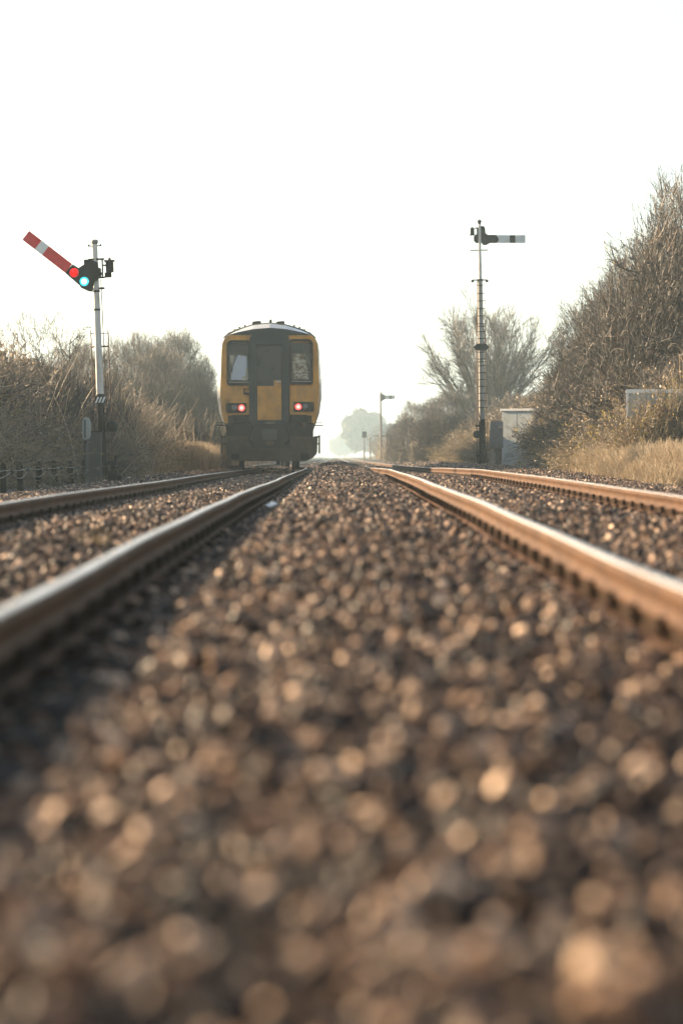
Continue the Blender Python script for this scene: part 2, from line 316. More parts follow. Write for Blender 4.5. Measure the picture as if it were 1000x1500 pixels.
# ------------------------------------------------------------------ rails
def rail(name, xc, zf, side, label):
    root = empty(name, (xc, 2.0, float(zf(2.0)) - .16), label, 'rail')
    ys = np.concatenate([np.arange(-4, 60, 0.35), np.arange(60, 200, 2.5), np.arange(200, 800, 20)])
    zs = np.array([float(zf(y)) for y in ys])
    k = np.ones(9) / 9; zs2 = np.convolve(np.pad(zs, 4, mode='edge'), k, mode='valid'); zs2[ys > 58] = zs[ys > 58]
    drift = (-1.15 * np.clip((ys - 74) / 45, 0, 1) ** 2) if side < 0 else 0 * ys
    wob = drift + 0.006 * np.sin(ys * 0.41 + xc) + 0.004 * np.sin(ys * 1.07 + 2 * xc)
    def sweep(pname, prof, m):
        P = np.array(prof); n = len(P)
        v = np.stack([np.stack([np.full(n, xc) + P[:, 0] + w_, np.full(n, y), z + P[:, 1]], -1) for y, z, w_ in zip(ys, zs2, wob)], 0).reshape(-1, 3)
        v -= np.array(root.location)
        i = np.arange(len(ys) - 1)[:, None] * n + np.arange(n)[None]; j = np.arange(len(ys) - 1)[:, None] * n + ((np.arange(n) + 1) % n)[None]
        f = np.stack([i, i + n, j + n, j], -1).reshape(-1, 4)
        me = np_mesh(pname, v, f); return link(pname, me, m, root)
    # head crown (polished), and below it head side, web and foot (rusted)
    sweep('running_surface', [(-.024, -.0038), (-.017, 0), (0, .0015), (.017, 0), (.024, -.0038), (.0, -.006)], M['rail_top'])
    sweep('rail_body', [(-.0235, -.0042), (.0235, -.0042), (.029, -.0068), (.034, -.013), (.036, -.034), (.032, -.039), (.026, -.044), (.024, -.066), (.025, -.084), (.034, -.092), (.035, -.104),
                        (-.035, -.104), (-.034, -.092), (-.025, -.084), (-.024, -.066), (-.026, -.044), (-.032, -.039), (-.036, -.034), (-.034, -.013), (-.029, -.0068)][::-1], M['rail_side'])
    sweep('rail_seat', [(.022, -.1045), (.022, -.150), (.072, -.154), (.072, -.165), (-.072, -.165), (-.072, -.154), (-.022, -.150), (-.022, -.1045)][::-1], M['chair_iron'])  # lower strip kept dark for the gap below the rail body
    yr = np.arange(3.2, 46, .05); zr_ = np.interp(yr, ys, zs2); wr = np.interp(yr, ys, wob); f = -1 if xc > 0 else 1
    hi = np.where(np.arange(len(yr)) % 2 == 0, -.134, -.152)
    x0_ = xc + f * .074 + wr; ring = np.stack([np.stack([x0_ - .010, yr, zr_ - .172], -1), np.stack([x0_ + .010, yr, zr_ - .172], -1), np.stack([x0_ + .008, yr, zr_ + hi], -1), np.stack([x0_ - .008, yr, zr_ + hi], -1)], 1).reshape(-1, 3) - np.array(root.location)
    i = np.arange(len(yr) - 1)[:, None] * 4 + np.arange(4)[None]; j = np.arange(len(yr) - 1)[:, None] * 4 + ((np.arange(4) + 1) % 4)[None]
    link('ribbed_edge', np_mesh('ribbed_edge', ring, np.stack([i, j, j + 4, i + 4], -1).reshape(-1, 4)), M['rail_side'], root)
    return root
rail('rail', XL[0], zl, -1, 'dark steel rail farthest left, passing in front of the red and white signal')
rail('rail', XL[1], zl, -1, 'dark shadowed steel rail just left of the central stone heap, running under the train')
rail('rail', XR[0], zr, 1, 'broad rusty orange rail just right of the central stone heap')
rail('rail', XR[1], zr, 1, 'rusty orange rail farthest right, nearest the grey cabinets')

# sleepers with chairs that hold the rails
def make_sleeper(loc, label, group):
    r = empty('sleeper', loc, label, 'sleeper', group)
    MB().box(-1.25, 1.25, -.13, .13, -.30, -.165).build('sleeper_block', M['sleeper'], r, bevel=.012)
    for s in (-1, 1):
        c = MB(); x = s * .7525
        c.box(x - .17, x + .17, -.085, .085, -.164, -.162)
        for t in (-1, 1):
            c.box(x + t * .115 - .02, x + t * .115 + .02, -.05, .05, -.162, -.135)
            c.box(x + t * .050 - .012, x + t * .050 + .012, -.028, .028, -.163, -.088)
        c.build('rail_chair', M['chair_iron'], r, bevel=.004)
    return r
def copy_tree(o, parent=None):
    c = o.copy(); S.collection.objects.link(c)
    if parent is not None: c.parent = parent
    for ch in o.children: copy_tree(ch, c)
    return c
first = {}
for trk, xc, zf in (('left', -1.5725, zl), ('right', 1.6825, zr)):
    proto = None
    lab = 'half buried sleeper under the %s track, stones packed round it' % ('dark left' if trk == 'left' else 'rusty right')
    d = 3.4
    while d < 48:
        z = float(zf(d))
        if proto is None: proto = make_sleeper((xc, d, z), lab, 'sleepers under the %s track' % trk); o = proto
        else: o = copy_tree(proto)
        o.location = (xc, d, z); d += 0.66

# ------------------------------------------------------------------ instanced stuff (geometry nodes)
def make_scatter(name, pts, rots, scls, protos, label=None, cat=None, kind='stuff'):
    me = bpy.data.meshes.new(name); me.vertices.add(len(pts)); me.vertices.foreach_set('co', np.asarray(pts, np.float32).ravel())
    a = me.attributes.new('rot', 'FLOAT_VECTOR', 'POINT'); a.data.foreach_set('vector', np.asarray(rots, np.float32).ravel())
    a = me.attributes.new('scl', 'FLOAT_VECTOR', 'POINT'); a.data.foreach_set('vector', np.asarray(scls, np.float32).ravel())
    o = bpy.data.objects.new(name, me); S.collection.objects.link(o)
    col = bpy.data.collections.new(name + '_shapes')
    for p in protos: col.objects.link(p)
    g = bpy.data.node_groups.new(name + '_nodes', 'GeometryNodeTree')
    g.interface.new_socket('Geometry', in_out='INPUT', socket_type='NodeSocketGeometry')
    g.interface.new_socket('Geometry', in_out='OUTPUT', socket_type='NodeSocketGeometry')
    N, L = g.nodes, g.links
    gi = N.new('NodeGroupInput'); go = N.new('NodeGroupOutput'); iop = N.new('GeometryNodeInstanceOnPoints')
    ci = N.new('GeometryNodeCollectionInfo'); ci.inputs['Collection'].default_value = col
    ci.inputs['Separate Children'].default_value = True; ci.inputs['Reset Children'].default_value = True
    ar = N.new('GeometryNodeInputNamedAttribute'); ar.data_type = 'FLOAT_VECTOR'; ar.inputs['Name'].default_value = 'rot'
    sc = N.new('GeometryNodeInputNamedAttribute'); sc.data_type = 'FLOAT_VECTOR'; sc.inputs['Name'].default_value = 'scl'
    L.new(gi.outputs[0], iop.inputs['Points']); L.new(ci.outputs[0], iop.inputs['Instance'])
    iop.inputs['Pick Instance'].default_value = True
    rv = N.new('FunctionNodeRandomValue'); rv.data_type = 'INT'
    for s_ in rv.inputs:
        if s_.name == 'Max' and s_.type == 'INT': s_.default_value = len(protos) - 1
        if s_.name == 'Min' and s_.type == 'INT': s_.default_value = 0
    L.new([s_ for s_ in rv.outputs if s_.type == 'INT'][0], iop.inputs['Instance Index'])
    L.new(ar.outputs[0], iop.inputs['Rotation']); L.new(sc.outputs[0], iop.inputs['Scale'])
    L.new(iop.outputs[0], go.inputs[0])
    md = o.modifiers.new('scatter', 'NODES'); md.node_group = g
    tag(o, label, cat, None, kind)
    return o

def proto_obj(name, me, m):
    o = bpy.data.objects.new(name, me)
    if len(me.materials) == 0: me.materials.append(m)
    return o

import bmesh
def stone_mesh(seed):
    r = random.Random(seed); b = bmesh.new()
    n = 13
    for i in range(n):
        v = Vector((r.gauss(0, 1), r.gauss(0, 1), r.gauss(0, 1))).normalized()
        k = r.uniform(.75, 1.1)
        b.verts.new((v.x * .5 * k * 1.15, v.y * .5 * k * .95, v.z * .5 * k * .72))
    bmesh.ops.convex_hull(b, input=b.verts)
    bmesh.ops.delete(b, geom=[v for v in b.verts if not v.link_faces], context='VERTS')
    bmesh.ops.bevel(b, geom=list(b.edges), offset=.035, segments=1, affect='EDGES', clamp_overlap=True)
    me = bpy.data.meshes.new('stone'); b.to_mesh(me); b.free(); return me
stones = [proto_obj('stone', stone_mesh(i + 3), M['stone']) for i in range(8)]

def ballast_points(d0, d1, x0f, x1f, sp):
    out = []
    for d in np.arange(d0, d1, sp):
        xa, xb = max(x0f, -(0.62 * 1.0 + d * 0.155)), min(x1f, (0.62 + d * 0.16))
        xs = np.arange(xa, xb, sp); out.append(np.stack([xs + rng.uniform(-.5, .5, len(xs)) * sp, d + rng.uniform(-.5, .5, len(xs)) * sp], -1))
    P = np.concatenate(out)
    return P
def scatter_stones(P, smin, smax, lift=0.0, skip_rail=True):
    x, d = P[:, 0], P[:, 1]; k = np.ones(len(x), bool)
    if skip_rail:
        for xr in XL + XR: k &= np.abs(x - xr) > 0.098
    # thin out over the sleeper tops inside the tracks, so that some of them show
    ph = ((d - 3.4 + .33) % .66) - .33
    on = (np.abs(ph) < .13) & (((x > -2.8) & (x < -.42)) | ((x > .5) & (x < 2.9)))
    k &= ~(on & (rng.random(len(x)) < .30))
    x, d = x[k], d[k]; n = len(x)
    s = smin + (smax - smin) * rng.beta(1.6, 2.2, n)
    big = rng.random(n) < .05; s[big] *= 1.25
    z = zb(x, d) + rng.uniform(-.020, .014, n) + lift - .004
    pts = np.stack([x, d, z], -1); rots = rng.uniform(0, 2 * math.pi, (n, 3)); rots[:, :2] = rng.normal(0, .5, (n, 2))
    scl = np.stack([s * rng.uniform(.85, 1.2, n), s * rng.uniform(.85, 1.2, n), s * rng.uniform(.8, 1.15, n)], -1)
    return pts, rots, scl
A = [scatter_stones(ballast_points(1.3, 16, -4.3, 4.4, .031), .024, .056),
     scatter_stones(ballast_points(1.3, 20, -4.3, 4.4, .085), .026, .060, .022),
     scatter_stones(ballast_points(16, 42, -4.3, 4.6, .042), .032, .064),
     scatter_stones(ballast_points(42, 110, -4.3, 5.2, .075), .05, .10),
     scatter_stones(ballast_points(110, 230, -4.3, 4.6, .25), .12, .22)]
make_scatter('ballast_stones', np.concatenate([a[0] for a in A]), np.concatenate([a[1] for a in A]), np.concatenate([a[2] for a in A]), stones,
             'brown and grey crushed stone ballast heaped between and beside the rails', 'ballast')

# ------------------------------------------------------------------ twigs, leaves, shrubs
def norm(v): return v / np.maximum(np.linalg.norm(v, axis=-1, keepdims=True), 1e-9)
def poly(start, dirs, length, k, up, wob, g=rng):
    n = len(start); P = np.empty((n, k, 3)); P[:, 0] = start; d = norm(dirs)
    step = (np.asarray(length) / (k - 1)).reshape(-1, 1)
    bend = g.normal(0, wob, (n, 3))
    for i in range(1, k):
        P[:, i] = P[:, i - 1] + d * step
        d = norm(d + bend * .5 + g.normal(0, wob, (n, 3)) + np.array([0, 0, up]))
    return P
def kids(P, per, t0, t1, length, spread, up, wob, k, g=rng, outward=0.0):
    n, K, _ = P.shape
    idx = np.repeat(np.arange(n), per); t = g.uniform(t0, t1, len(idx)) * (K - 1)
    i = np.clip(t.astype(int), 0, K - 2); f = (t - i)[:, None]
    a, b = P[idx, i], P[idx, i + 1]; pos = a * (1 - f) + b * f; dr = norm(b - a)
    rp = g.normal(0, 1, (len(idx), 3)); rp = norm(rp - dr * (rp * dr).sum(-1, keepdims=True))
    d = dr * math.cos(spread) + rp * math.sin(spread) * g.uniform(.6, 1.4, (len(idx), 1))
    if outward:
        o = pos.copy(); o[:, 2] *= .3; d = d + outward * norm(o)
    L = length * g.uniform(.5, 1.25, len(idx)) * (1.15 - .5 * t / (K - 1))
    return poly(pos, d, L, k, up, wob, g)
def tubes(P, r0, r1, sides=3):
    n, k, _ = P.shape
    T = np.gradient(P, axis=1); T = norm(T); ref = np.random.default_rng(1).normal(0, 1, (n, 1, 3))
    u = norm(np.cross(T, np.broadcast_to(ref, T.shape))); v = np.cross(T, u)
    rr = (np.asarray(r0).reshape(-1, 1) * np.linspace(1, 0, k)[None] + np.asarray(r1).reshape(-1, 1) * np.linspace(0, 1, k)[None])
    rr = np.broadcast_to(rr, (n, k))
    ang = np.arange(sides) * 2 * math.pi / sides
    V = P[:, :, None] + rr[:, :, None, None] * (np.cos(ang)[None, None, :, None] * u[:, :, None] + np.sin(ang)[None, None, :, None] * v[:, :, None])
    V = V.reshape(-1, 3)
    base = np.arange(n)[:, None, None] * k * sides + np.arange(k - 1)[None, :, None] * sides
    s = np.arange(sides)[None, None]; s2 = (s + 1) % sides
    Fq = np.stack([base + s, base + s2, base + sides + s2, base + sides + s], -1).reshape(-1, 4)
    return V, Fq
def leaves(pos, size, g=rng):
    n = len(pos); a = norm(g.normal(0, 1, (n, 3))); b = norm(np.cross(a, g.normal(0, 1, (n, 3))))
    s = (np.asarray(size) * g.uniform(.6, 1.3, n))[:, None]
    V = np.stack([pos - a * s, pos + b * s * .55, pos + a * s, pos - b * s * .55], 1).reshape(-1, 3)
    return V, np.arange(n * 4).reshape(-1, 4)
def join(parts):
    vs, fs, o = [], [], 0
    for v, f in parts: vs.append(v); fs.append(f + o); o += len(v)
    return np.concatenate(vs), np.concatenate(fs)

def shrub(seed, H=4.0, W=2.0, stems=34, b1=13, b2=10, b3=4, lean=(0, 0), leaf=0.0, tr=1.0, up=.06, fill=7000):
    """returns (stem mesh, crown mesh) of a bare multi-stemmed shrub, base at the origin"""
    g = np.random.default_rng(seed)
    az = g.uniform(0, 2 * math.pi, stems); rad = g.uniform(0, .25, stems) * W
    st = np.stack([np.cos(az) * rad, np.sin(az) * rad, np.zeros(stems) - .1], -1)
    th = np.arccos(1 - g.random(stems) * 0.86)
    th = th * .92
    dr = np.stack([np.cos(az) * np.sin(th) + lean[0], np.sin(az) * np.sin(th) + lean[1], np.cos(th)], -1)
    hh = H
    L0 = .97 / np.sqrt((np.cos(th) / hh) ** 2 + (np.sin(th) / W) ** 2) * g.uniform(.78, 1.0, stems)
    P0 = poly(st, dr, L0, 9, 0.02, .08, g)
    P1 = kids(P0, b1, .12, .97, H * .20, .75, up, .16, 6, g)
    P2 = kids(P1, b2, .15, 1.0, H * .10, .8, up, .20, 4, g)
    parts = [tubes(P1, .016 * tr * H / 4, .006 * tr), tubes(P2, .0075 * tr, .0035 * tr)]
    if b3:
        P3 = kids(P2, b3, .2, 1.0, H * .055, .7, up * .5, .15, 3, g); parts.append(tubes(P3, .0042 * tr, .0022 * tr)); tips = P3
    else: tips = P2
    u = norm(g.normal(0, 1, (fill, 3))); u[:, 2] = np.abs(u[:, 2]); u *= g.uniform(.25, 1.0, (fill, 1)) ** .45
    lump = 1 + .10 * np.sin(u[:, :1] * 9 + seed) * np.sin(u[:, 1:2] * 8) + .06 * np.sin(u[:, 2:] * 17)
    fp = u * lump * np.array([W * .93, W * .93, H * .93]); fd = norm(u) + g.normal(0, .55, (fill, 3)) + np.array([lean[0] * 2, 0, .25 + up * 3])
    F0 = poly(fp, fd, g.uniform(.05, .13, fill) * H, 3, up, .2, g); F1 = kids(F0, 2, .1, .9, H * .05, .7, up, .2, 3, g)
    parts += [tubes(F0, .0055 * tr, .0028 * tr), tubes(F1, .004 * tr, .0022 * tr)]
    cv = None
    sv = tubes(P0, .045 * H / 4, .010, 6); cv = join(parts)
    lv = None
    if leaf:
        n = int(leaf); i = g.integers(0, len(tips), n); j = g.integers(1, tips.shape[1], n)
        lv = leaves(tips[i, j] + g.normal(0, .02, (n, 3)), .020, g)
    return np_mesh('stems', *sv), np_mesh('crown', *cv), (np_mesh('leaves', *lv) if lv else None)

SH = {}
def shrub_var(key, mt=None, ml=None, **kw):
    a, b, c = shrub(**kw); a.materials.append(M['bark']); b.materials.append(mt or M['twig'])
    if c: c.materials.append(ml or M['leaf_dry'])
    SH[key] = (a, b, c)
shrub_var('dense_a', seed=11, H=4, W=2.0, leaf=4500, fill=12000)
shrub_var('dense_b', seed=12, H=4, W=2.3, lean=(-.25, 0), leaf=9000, fill=13000)
shrub_var('dense_c', seed=13, H=4, W=1.8, stems=36, up=.02, leaf=8000, fill=12000)
shrub_var('spiky', seed=14, H=4, W=1.9, stems=34, b1=10, b2=9, b3=3, up=.14, fill=2500)
shrub_var('leafy', M['twig_pale'], M['leaf_yellow'], seed=15, H=2, W=1.5, stems=22, b1=8, b2=8, b3=2, leaf=5500, tr=.9, fill=500)
def place_shrub(name, key, loc, sc, rz, label, cat='bush', group=None):
    r = empty(name, loc, label, cat, group); r.scale = sc; r.rotation_euler = (0, 0, rz)
    a, b, c = SH[key]
    link('stems', a, parent=r); link('twigs', b, parent=r)
    if c: link('leaves', c, parent=r)
    return r
def top(px, py, d, zbase=None):
    p = at(px, py, d); g = float(gl(d) if p.x < 0 else gr(d)); return (p.x, d, g), p.z - g

def bush_at(name, key, px, py, d, wpx, label, rz=None, H=4.0, W=2.0, depth=1.0, cat='bush'):
    """bush whose crown reaches photo point (px,py) at distance d and is wpx photo pixels wide"""
    loc, h = top(px, py, d); ww = wpx * d / F / 2
    return place_shrub(name, key, loc, (ww / (W * 1.05), ww / (W * 1.05) * depth, h / (H * 1.0)), random.uniform(0, 6) if rz is None else rz, label, cat)

bush_at('bush', 'spiky', 58, 452, 60, 250, 'bare spiky bush at the left edge, its upright twigs poking above the brambles')
bush_at('bush', 'spiky', -50, 462, 52, 240, 'bare bush cut by the left edge of the view, low behind the wire posts')
bush_at('bush', 'dense_b', 125, 500, 74, 150, 'low bare bush directly left of the white post of the left signal')
bush_at('round_tree', 'dense_a', 195, 486, 112, 150, 'rounded leafless tree just right of the left signal post', cat='tree')
bush_at('round_tree', 'dense_c', 256, 480, 116, 150, 'rounded dense leafless tree midway between left signal and train', cat='tree')
bush_at('round_tree', 'dense_a', 296, 522, 110, 84, 'smaller rounded leafless tree nearest the left side of the train', rz=2, cat='tree')
bush_at('round_tree', 'dense_c', 226, 505, 104, 170, 'leafless thorny tree low in front of the two rounded trees', rz=1, cat='tree')
# right hand thicket
bush_at('thorn_bush', 'dense_b', 1050, 252, 64, 400, 'tallest thorn bush at the right edge of the photo', depth=.9)
bush_at('thorn_bush', 'dense_a', 1130, 225, 66, 420, 'thorn bush mostly cut off by the right edge, behind the tallest one', rz=3)
bush_at('thorn_bush', 'dense_c', 985, 318, 66, 300, 'dark thorn bush second from the right edge, just below the tallest')
bush_at('thorn_bush', 'dense_a', 920, 380, 72, 230, 'thorn bush rising behind the overgrown cabinet', rz=4)
bush_at('thorn_bush', 'dense_b', 874, 432, 78, 175, 'thorn bush halfway down the sloping skyline of the right thicket', rz=.5)
bush_at('thorn_bush', 'dense_c', 872, 468, 100, 130, 'lowest thorn bush of the right thicket, beside the tall cabinet', rz=2.4)
bush_at('bush', 'dense_a', 750, 582, 135, 170, 'low bare bush behind the tall cabinet at the foot of the bare tree')
bush_at('bush', 'dense_c', 662, 572, 145, 130, 'bushy scrub left of the right signal post, under the bare tree')
bush_at('bush', 'dense_b', 618, 585, 175, 100, 'hazy scrub bush right of the small distant signal')
bush_at('bush', 'spiky', 592, 604, 210, 60, 'thin hazy bush touching the right of the distant signal')

# bare tree behind the right signal
def bare_tree(loc, H, label):
    r = empty('bare_tree', loc, label, 'tree')
    g = np.random.default_rng(5)
    T = poly(np.array([[0, 0, -.2]]), np.array([[0.02, 0, 1.]]), [H * .20], 5, 0, .03, g)
    n = 46; az = np.arange(n) * 2.39996 + g.uniform(-.2, .2, n); tl = .05 + 1.0 * (np.arange(n) / n) ** .8
    st = np.repeat(T[:, -1], n, 0) - np.stack([np.zeros(n), np.zeros(n), g.uniform(0, .5, n)], -1)
    P0 = poly(st, np.stack([np.cos(az) * tl, np.sin(az) * tl, np.ones(n)], -1), 1.0 / np.sqrt((np.cos(np.arctan(tl)) / (H * .82)) ** 2 + (np.sin(np.arctan(tl)) / (H * .66)) ** 2) * g.uniform(.9, 1.0, n), 9, .012, .05, g)
    P1 = kids(P0, 8, .15, .95, H * .20, .42, .05, .07, 7, g); P2 = kids(P1, 7, .2, 1, H * .13, .45, .04, .08, 5, g); P3 = kids(P2, 5, .2, 1, H * .07, .45, .02, .1, 3, g)
    link('trunk', np_mesh('trunk', *tubes(T, .22, .17, 10)), M['bark'], r)
    link('limbs', np_mesh('limbs', *join([tubes(P0, .060, .015, 6), tubes(P1, .022, .010)])), M['bark'], r)
    link('crown', np_mesh('crown', *join([tubes(P2, .011, .007), tubes(P3, .008, .005)])), M['twig'], r)
    return r
loc, h = top(714, 446, 150); bt = bare_tree(loc, h, 'bare fan shaped tree with radiating branches behind the right signal')
bt.scale = (0.92, 0.92, 1.0)

# far trees fading in the haze
def far_tree(px, py, d, wpx, seed, label):
    loc, h = top(px, py, d); W = wpx * d / F / 2
    r = empty('distant_tree', loc, label, 'tree'); g = np.random.default_rng(seed)
    MB().tube((0, 0, -.3), (0, 0, h * .35), .35, .22, 8).build('trunk', M['bark'], r)
    az = g.uniform(0, 6.28, 46); ct = g.uniform(-1, 1, 46); C = np.stack([np.cos(az) * np.sqrt(1 - ct ** 2) * W * .72, np.sin(az) * np.sqrt(1 - ct ** 2) * W * .72, h * .54 + ct * h * .36], -1)
    rr = g.uniform(.18, .32, 46) * W
    n = 500; pos = np.concatenate([c + norm(g.normal(0, 1, (n, 3))) * q * g.uniform(.5, 1.05, (n, 1)) * np.array([1, 1, .9]) for c, q in zip(C, rr)])
    fill = norm(g.normal(0, 1, (6000, 3))) * g.uniform(.2, .85, (6000, 1)) * np.array([W, W, h * .45]) + np.array([0, 0, h * .52])
    pos = np.concatenate([pos, fill]); pos = pos[pos[:, 2] > .2]
    link('crown', np_mesh('crown', *leaves(pos, W * .05, g)), M['far_green'], r)
far_tree(533, 598, 800, 74, 3, 'large round tree fading in the haze just left of the distant signal')
far_tree(490, 622, 1900, 76, 4, 'faintest tree, almost lost in the haze right beside the train')
far_tree(576, 622, 620, 80, 6, 'low hazy tree behind the distant signal')
far_tree(505, 636, 1200, 50, 8, 'small pale tree at the foot of the large hazy round tree')

# ------------------------------------------------------------------ undergrowth and grass
def bramble_mesh(seed, n=46, H=1.0, leaf=420, pale=True):
    g = np.random.default_rng(seed)
    st = np.concatenate([g.normal(0, .28, (n, 2)), np.zeros((n, 1)) - .05], 1)
    az = g.uniform(0, 6.28, n); tl = g.uniform(.1, .9, n)
    P0 = poly(st, np.stack([np.cos(az) * tl, np.sin(az) * tl, np.ones(n)], -1), H * g.uniform(.6, 1.5, n), 9, -.14, .10, g)
    P1 = kids(P0, 5, .2, 1, .28, .7, -.05, .2, 4, g)
    i = g.integers(0, len(P1), leaf); j = g.integers(1, 4, leaf)
    return np_mesh('stalks', *join([tubes(P0, .0085, .0045), tubes(P1, .0045, .003)])), P1[i, j] + g.normal(0, .02, (leaf, 3)), g
def two_mat_proto(name, me, lpos, g, m1, m2, size):
    nv = len(me.vertices); co = np.empty(nv * 3, np.float32); me.vertices.foreach_get('co', co)
    nf = len(me.polygons); lo = np.empty(nf * 4, np.int32); me.loops.foreach_get('vertex_index', lo)
    V, Fq = join([(co.reshape(-1, 3), lo.reshape(-1, 4)), leaves(lpos, size, g)])
    m = np_mesh(name, V, Fq); m.materials.append(m1); m.materials.append(m2)
    mi = np.zeros(len(Fq), np.int32); mi[nf:] = 1; m.polygons.foreach_set('material_index', mi)
    return bpy.data.objects.new(name, m)
br = [two_mat_proto('bramble', *bramble_mesh(30 + i), M['twig_pale' if i % 2 else 'twig'], M['leaf_dry'], .026) for i in range(4)]
by_ = [two_mat_proto('bramble', *bramble_mesh(40 + i, leaf=650), M['twig_pale'], M['leaf_yellow'], .027) for i in range(3)]
def tuft(seed, n=150, H=.6):
    g = np.random.default_rng(seed); st = np.concatenate([g.normal(0, .16, (n, 2)), np.zeros((n, 1)) - .03], 1)
    az = g.uniform(0, 6.28, n); tl = g.uniform(.05, .5, n)
    P = poly(st, np.stack([np.cos(az) * tl, np.sin(az) * tl, np.ones(n)], -1), H * g.uniform(.5, 1.2, n), 5, -.09, .08, g)
    me = np_mesh('tuft', *tubes(P, .0045, .0018)); return proto_obj('tuft', me, M['grass'])
tf = [tuft(60 + i) for i in range(4)]
def reed(seed, n=14, H=1.5):
    g = np.random.default_rng(seed); st = np.concatenate([g.normal(0, .35, (n, 2)), np.zeros((n, 1)) - .03], 1)
    az = g.uniform(-.8, .8, n); tl = g.uniform(.1, .5, n)
    P = poly(st, np.stack([np.cos(az) * tl, np.sin(az) * tl, np.ones(n)], -1), H * g.uniform(.6, 1.3, n), 9, -.07, .05, g)
    me = np_mesh('stalk', *tubes(P, .010, .004)); return proto_obj('stalk', me, M['twig_pale'])
rd = [reed(70 + i) for i in range(3)]

def field(n, xf, dr, hf, protos, name, label, cat, sc=(.8, 1.3), extra=None, keep=None):
    """n plants; xf(d)->(x0,x1); height multiplier hf(x,d)"""
    d = rng.uniform(dr[0], dr[1], n); x0, x1 = xf(d); x = x0 + (x1 - x0) * rng.random(n)
    px = VX + F * x / d
    k = ~((px > 695) & (px < 818) & (d < 99) & (x > 0))          # nothing grows in front of the tall cabinet
    k &= ~((x < -5.45) & (np.abs(d - (94 + (-5 - x) * .62)) < 4.0) & (protos is not tf))     # a gap in the left bank that lets the sun through
    if keep: k &= keep(x, d, px)
    x, d = x[k], d[k]; n = len(x)
    z = np.where(x < 0, gl(d), gr(d)) + (extra(x, d) if extra else 0)
    s = rng.uniform(*sc, n); h = hf(x, d) * s
    make_scatter(name, np.stack([x, d, z], -1), np.stack([rng.normal(0, .12, n), rng.normal(0, .12, n), rng.uniform(0, 6.28, n)], -1), np.stack([s * (.5 + .5 * hf(x, d)), s * (.5 + .5 * hf(x, d)), h], -1), protos, label, cat)

shr_l = [proto_obj('shrub', SH[k][1], None) for k in ('dense_a', 'dense_c', 'dense_b')]
# left bank
field(1500, lambda d: (-9.5 - 0 * d, -5.6 + 0 * d), (42, 118), lambda x, d: np.clip(.55 + (-5.4 - x) * .55, .5, 2.1), br, 'bramble_undergrowth', 'tangled brown brambles and dead stalks on the bank behind the left signal', 'brambles')
field(260, lambda d: (-8.0 + 0 * d, -5.55 + 0 * d), (45, 95), lambda x, d: np.clip(.5 + (-5.4 - x) * .4, .4, 1.4), by_, 'bramble_undergrowth', 'yellow leaved brambles scattered through the left bank', 'brambles')
field(220, lambda d: (-8.2 + 0 * d, -5.0 + 0 * d), (50, 110), lambda x, d: 1.1 + 0 * x, rd, 'dry_stalks', 'long pale arching dry stalks on the bank between left signal and train', 'dry stalks')
field(70, lambda d: (-11 + 0 * d, -6.8 + 0 * d), (56, 110), lambda x, d: .62 + 0 * x, shr_l, 'scrub_thicket', 'grey brown scrub forming the back of the left bank', 'scrub', sc=(.8, 1.1))
field(320, lambda d: (-5.5 + 0 * d, -4.5 + 0 * d), (88, 99), lambda x, d: 1.15 + 0 * x, tf, 'dry_grass', 'clump of bright dry grass on the left bank near the train', 'grass')
# right bank
field(1500, lambda d: (5.7 + 0 * d, 10.5 + 0 * d), (44, 150), lambda x, d: np.clip(.6 + (x - 5.8) * .5, .5, 1.9) * np.where((d > 84) & (d < 101) & (x < 7.2), .15, 1), br, 'bramble_undergrowth', 'tangled brown brambles below the thorn bushes on the right', 'brambles', keep=lambda x, d, px: ~((px > 900) & (d < 56)))
field(620, lambda d: (5.5 + 0 * d, 8.6 + 0 * d), (46, 175), lambda x, d: np.clip(.6 + (x - 5.8) * .4, .4, 1.3) * np.where((d > 80) & (d < 101) & (x < 7.2), .12, 1), by_, 'bramble_undergrowth', 'yellow and green leaved brambles around the right signal and cabinets', 'brambles', keep=lambda x, d, px: ~((px > 900) & (d < 56)))
field(90, lambda d: (8.2 + 0 * d, 13 + 0 * d), (55, 135), lambda x, d: .72 + 0 * x, shr_l, 'scrub_thicket', 'grey scrub filling the right thicket between the thorn bushes', 'scrub', sc=(.8, 1.15), keep=lambda x, d, px: (px > 890) | (d > 99))
field(2100, lambda d: (4.75 + 0 * d, 6.6 + 0 * d), (38, 60), lambda x, d: .40 + .30 * (x > 5.2) + .25 * np.sin(x * 5 + d * 1.3) * np.sin(d * .9), tf, 'dry_grass', 'strip of pale golden dry grass at the right edge below the thicket', 'grass', sc=(.7, 1.2), keep=lambda x, d, px: px > 905 + 30 * np.sin(d * 2) + 40 * np.sin(x * 3.1))
field(500, lambda d: (5.0 + 0 * d, 7.5 + 0 * d), (150, 300), lambda x, d: 1.7 + 0 * x, tf, 'dry_grass', 'hazy pale grass beyond the right signal under the distant signal', 'grass')
field(300, lambda d: (5.6 + 0 * d, 12 + 0 * d), (150, 330), lambda x, d: 2.0 + 0 * x, br, 'scrub_undergrowth', 'hazy brown scrub running away along the right of the line', 'scrub')
field(260, lambda d: (-12 + 0 * d, -5.0 + 0 * d), (118, 260), lambda x, d: 2.0 + 0 * x, br, 'scrub_undergrowth', 'hazy brown scrub running away behind the train on the left', 'scrub')

